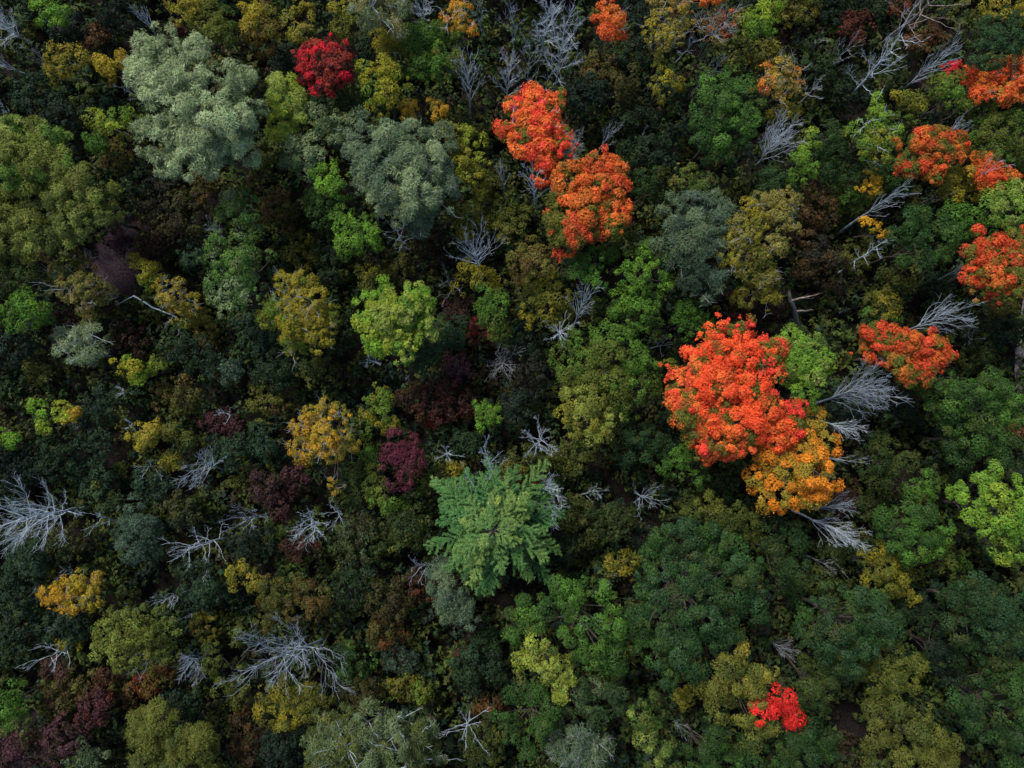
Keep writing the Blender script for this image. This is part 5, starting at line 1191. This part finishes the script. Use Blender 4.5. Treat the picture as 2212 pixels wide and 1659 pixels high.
# ------------------------------------------------------------------ the setting: forest floor, road, undergrowth
def floor_material():
    m, N, L = new_mat('leaf_litter')
    out = N.new('ShaderNodeOutputMaterial')
    geo = N.new('ShaderNodeNewGeometry')
    n1 = N.new('ShaderNodeTexNoise')
    n1.inputs['Scale'].default_value = 0.22
    n1.inputs['Detail'].default_value = 6
    n2 = N.new('ShaderNodeTexNoise')
    n2.inputs['Scale'].default_value = 4.5
    n2.inputs['Detail'].default_value = 8
    for n in (n1, n2):
        L.new(geo.outputs['Position'], n.inputs['Vector'])
    r1 = N.new('ShaderNodeValToRGB')
    r1.color_ramp.elements[0].position, r1.color_ramp.elements[1].position = 0.38, 0.62
    r1.color_ramp.elements[0].color = (0.006, 0.006, 0.005, 1)
    r1.color_ramp.elements[1].color = (0.018, 0.014, 0.014, 1)
    r2 = N.new('ShaderNodeMapRange')
    r2.inputs[1].default_value, r2.inputs[2].default_value = 0.3, 0.7
    r2.inputs[3].default_value, r2.inputs[4].default_value = 0.45, 1.5
    L.new(n1.outputs['Fac'], r1.inputs['Fac'])
    L.new(n2.outputs['Fac'], r2.inputs[0])
    soil = r1.outputs[0]
    for (px, py), rad in (((250, 560), 5.0), ((60, 1610), 5.5)):       # bare mauve earth of the clearings
        c = at(px, py, 0.0)
        ds = N.new('ShaderNodeVectorMath')
        ds.operation = 'DISTANCE'
        ds.inputs[1].default_value = tuple(c)
        L.new(geo.outputs['Position'], ds.inputs[0])
        mr = N.new('ShaderNodeMapRange')
        mr.inputs[1].default_value, mr.inputs[2].default_value = rad, rad * 0.45
        mr.inputs[3].default_value, mr.inputs[4].default_value = 0.0, 1.0
        L.new(ds.outputs['Value'], mr.inputs[0])
        mx = N.new('ShaderNodeMixRGB')
        mx.inputs[2].default_value = (0.042, 0.030, 0.040, 1)
        L.new(mr.outputs[0], mx.inputs[0])
        L.new(soil, mx.inputs[1])
        soil = mx.outputs[0]
    hs = N.new('ShaderNodeHueSaturation')
    L.new(soil, hs.inputs['Color'])
    L.new(r2.outputs[0], hs.inputs['Value'])
    pb = N.new('ShaderNodeBsdfPrincipled')
    pb.inputs['Roughness'].default_value = 0.95
    pb.inputs['Specular IOR Level'].default_value = 0.1
    bm = N.new('ShaderNodeBump')
    bm.inputs['Strength'].default_value = 0.8
    bm.inputs['Distance'].default_value = 0.12
    L.new(n2.outputs['Fac'], bm.inputs['Height'])
    L.new(bm.outputs[0], pb.inputs['Normal'])
    L.new(hs.outputs[0], pb.inputs['Base Color'])
    L.new(pb.outputs[0], out.inputs['Surface'])
    return m


def build_setting(rng):
    S_ = 1500.0
    g = make_mesh('forest_floor', np.array([[-S_, -S_, 0], [S_, -S_, 0], [S_, S_, 0], [-S_, S_, 0.0]]), np.array([[0, 1, 2, 3]]), floor_material())
    o = link('forest_floor', g)
    o['kind'] = 'structure'
    # the sliver of a gravel road at the right edge
    pts = np.array([at(2234, 720, 0.0), at(2228, 760, 0.0), at(2226, 800, 0.0), at(2231, 850, 0.0), at(2245, 900, 0.0)])
    pts = np.concatenate([pts[:1] + (pts[0] - pts[1]) * 8, pts, pts[-1:] + (pts[-1] - pts[-2]) * 8])
    tan = unit(np.gradient(pts, axis=0))
    nor = np.stack([-tan[:, 1], tan[:, 0], np.zeros(len(pts))], 1)
    V = np.concatenate([pts + nor * 1.2, pts - nor * 1.6])
    V[:, 2] = 0.03
    n = len(pts)
    F = np.array([[i, i + 1, n + i + 1, n + i] for i in range(n - 1)])[:, ::-1]
    m = bark_material('road_gravel', (0.17, 0.155, 0.18), (0.30, 0.28, 0.31), 2.0)
    o = link('gravel_road', make_mesh('gravel_road', V, F, m))
    o['kind'] = 'structure'
    # undergrowth: ferns, seedlings and brambles that nobody could count
    nb = 5600
    xy = np.stack([rng.uniform(-58, 58, nb), rng.uniform(-44, 46, nb)], 1)
    clear = [(at(250, 575, 0), 2.9), (at(60, 1610, 0), 2.6), (at(2224, 800, 0), 1.9), (at(1835, 1540, 0), 1.2), (at(1700, 1130, 0), 1.2), (at(1330, 1060, 0), 1.3)]
    keep = np.ones(nb, bool)
    for p, r in clear:
        keep &= (np.hypot(xy[:, 0] - p[0], xy[:, 1] - p[1]) > r)
    xy = xy[keep]
    zone = (np.sin(xy[:, 0] * 0.21 + 1.3) + np.sin(xy[:, 1] * 0.27 + 0.4 + 0.1 * xy[:, 0]) + rng.normal(0, 0.75, len(xy)))
    pal = ['oliv2', 'dark', 'dgreen', 'dbrown', 'moss', 'dteal', 'moss']
    ci = np.where(zone > 1.7, 3, np.where(zone > 1.2, 0, np.where(zone > 0.2, 4, np.where(zone > -0.7, 2, np.where(zone > -1.3, 6, 5)))))
    r_ = rng.random(len(xy))
    ci = np.where(r_ < 0.1, 1, np.where(r_ < 0.25, 6, ci))
    lob = [(np.array((x, y, 0.3 + 3.2 * rng.random() ** 1.5)), rng.uniform(0.75, 1.4), int(k)) for (x, y), k in zip(xy, ci)]
    V, F, col, _, _ = foliage(lob, dict(STYLE['shrub'], dens=18, L=0.42, W=0.29, pr=(0.38, 0.75), cov=0.8), [tuple(1.04 * v for v in K[p]) for p in pal], rng, mixing=0.3, tri=True)
    o = link('undergrowth', make_mesh('undergrowth', V, F, LEAF['dim'], col))
    o['kind'] = 'stuff'
    o['label'] = 'dark mixed undergrowth of seedlings and brambles on the forest floor'
    # the same forest going on beyond the frame, one uncounted mass
    lob = []
    for k in range(760):
        x, y = rng.uniform(-76, 76), rng.uniform(-60, 63)
        z = rng.uniform(4, 12)
        hx, hy = 0.715 * (CAM_H - z) + 4.0, 0.54 * (CAM_H - z) + 4.0
        if abs(x) < hx and -hy + 1 < y < hy + 3:
            continue
        for j in range(3):
            lob.append((np.array((x + rng.normal(0, 1.2), y + rng.normal(0, 1.2), z + rng.normal(0, 0.6))), rng.uniform(1.2, 2.0), k % 6))
    V, F, c, _, _ = foliage(lob, dict(STYLE['shrub'], L=0.52, W=0.4, dens=8, pr=(0.6, 1.0)), [K[p] for p in 'mid dgreen olive forest yel moss'.split()], rng, tri=True)
    o = link('surrounding_forest', make_mesh('surrounding_forest', V, F, LEAF['soft'], c))
    o['kind'] = 'stuff'
    o['label'] = 'rest of the mixed forest going on around the pictured part'


build_setting(np.random.default_rng(11))
for i, sp in enumerate(SPECS):
    rng = np.random.default_rng(1000 + i)
    {'leafy': leafy_tree, 'bare': bare_tree, 'pine': pine_tree, 'log': log_piece}[sp['kind']](sp, rng)
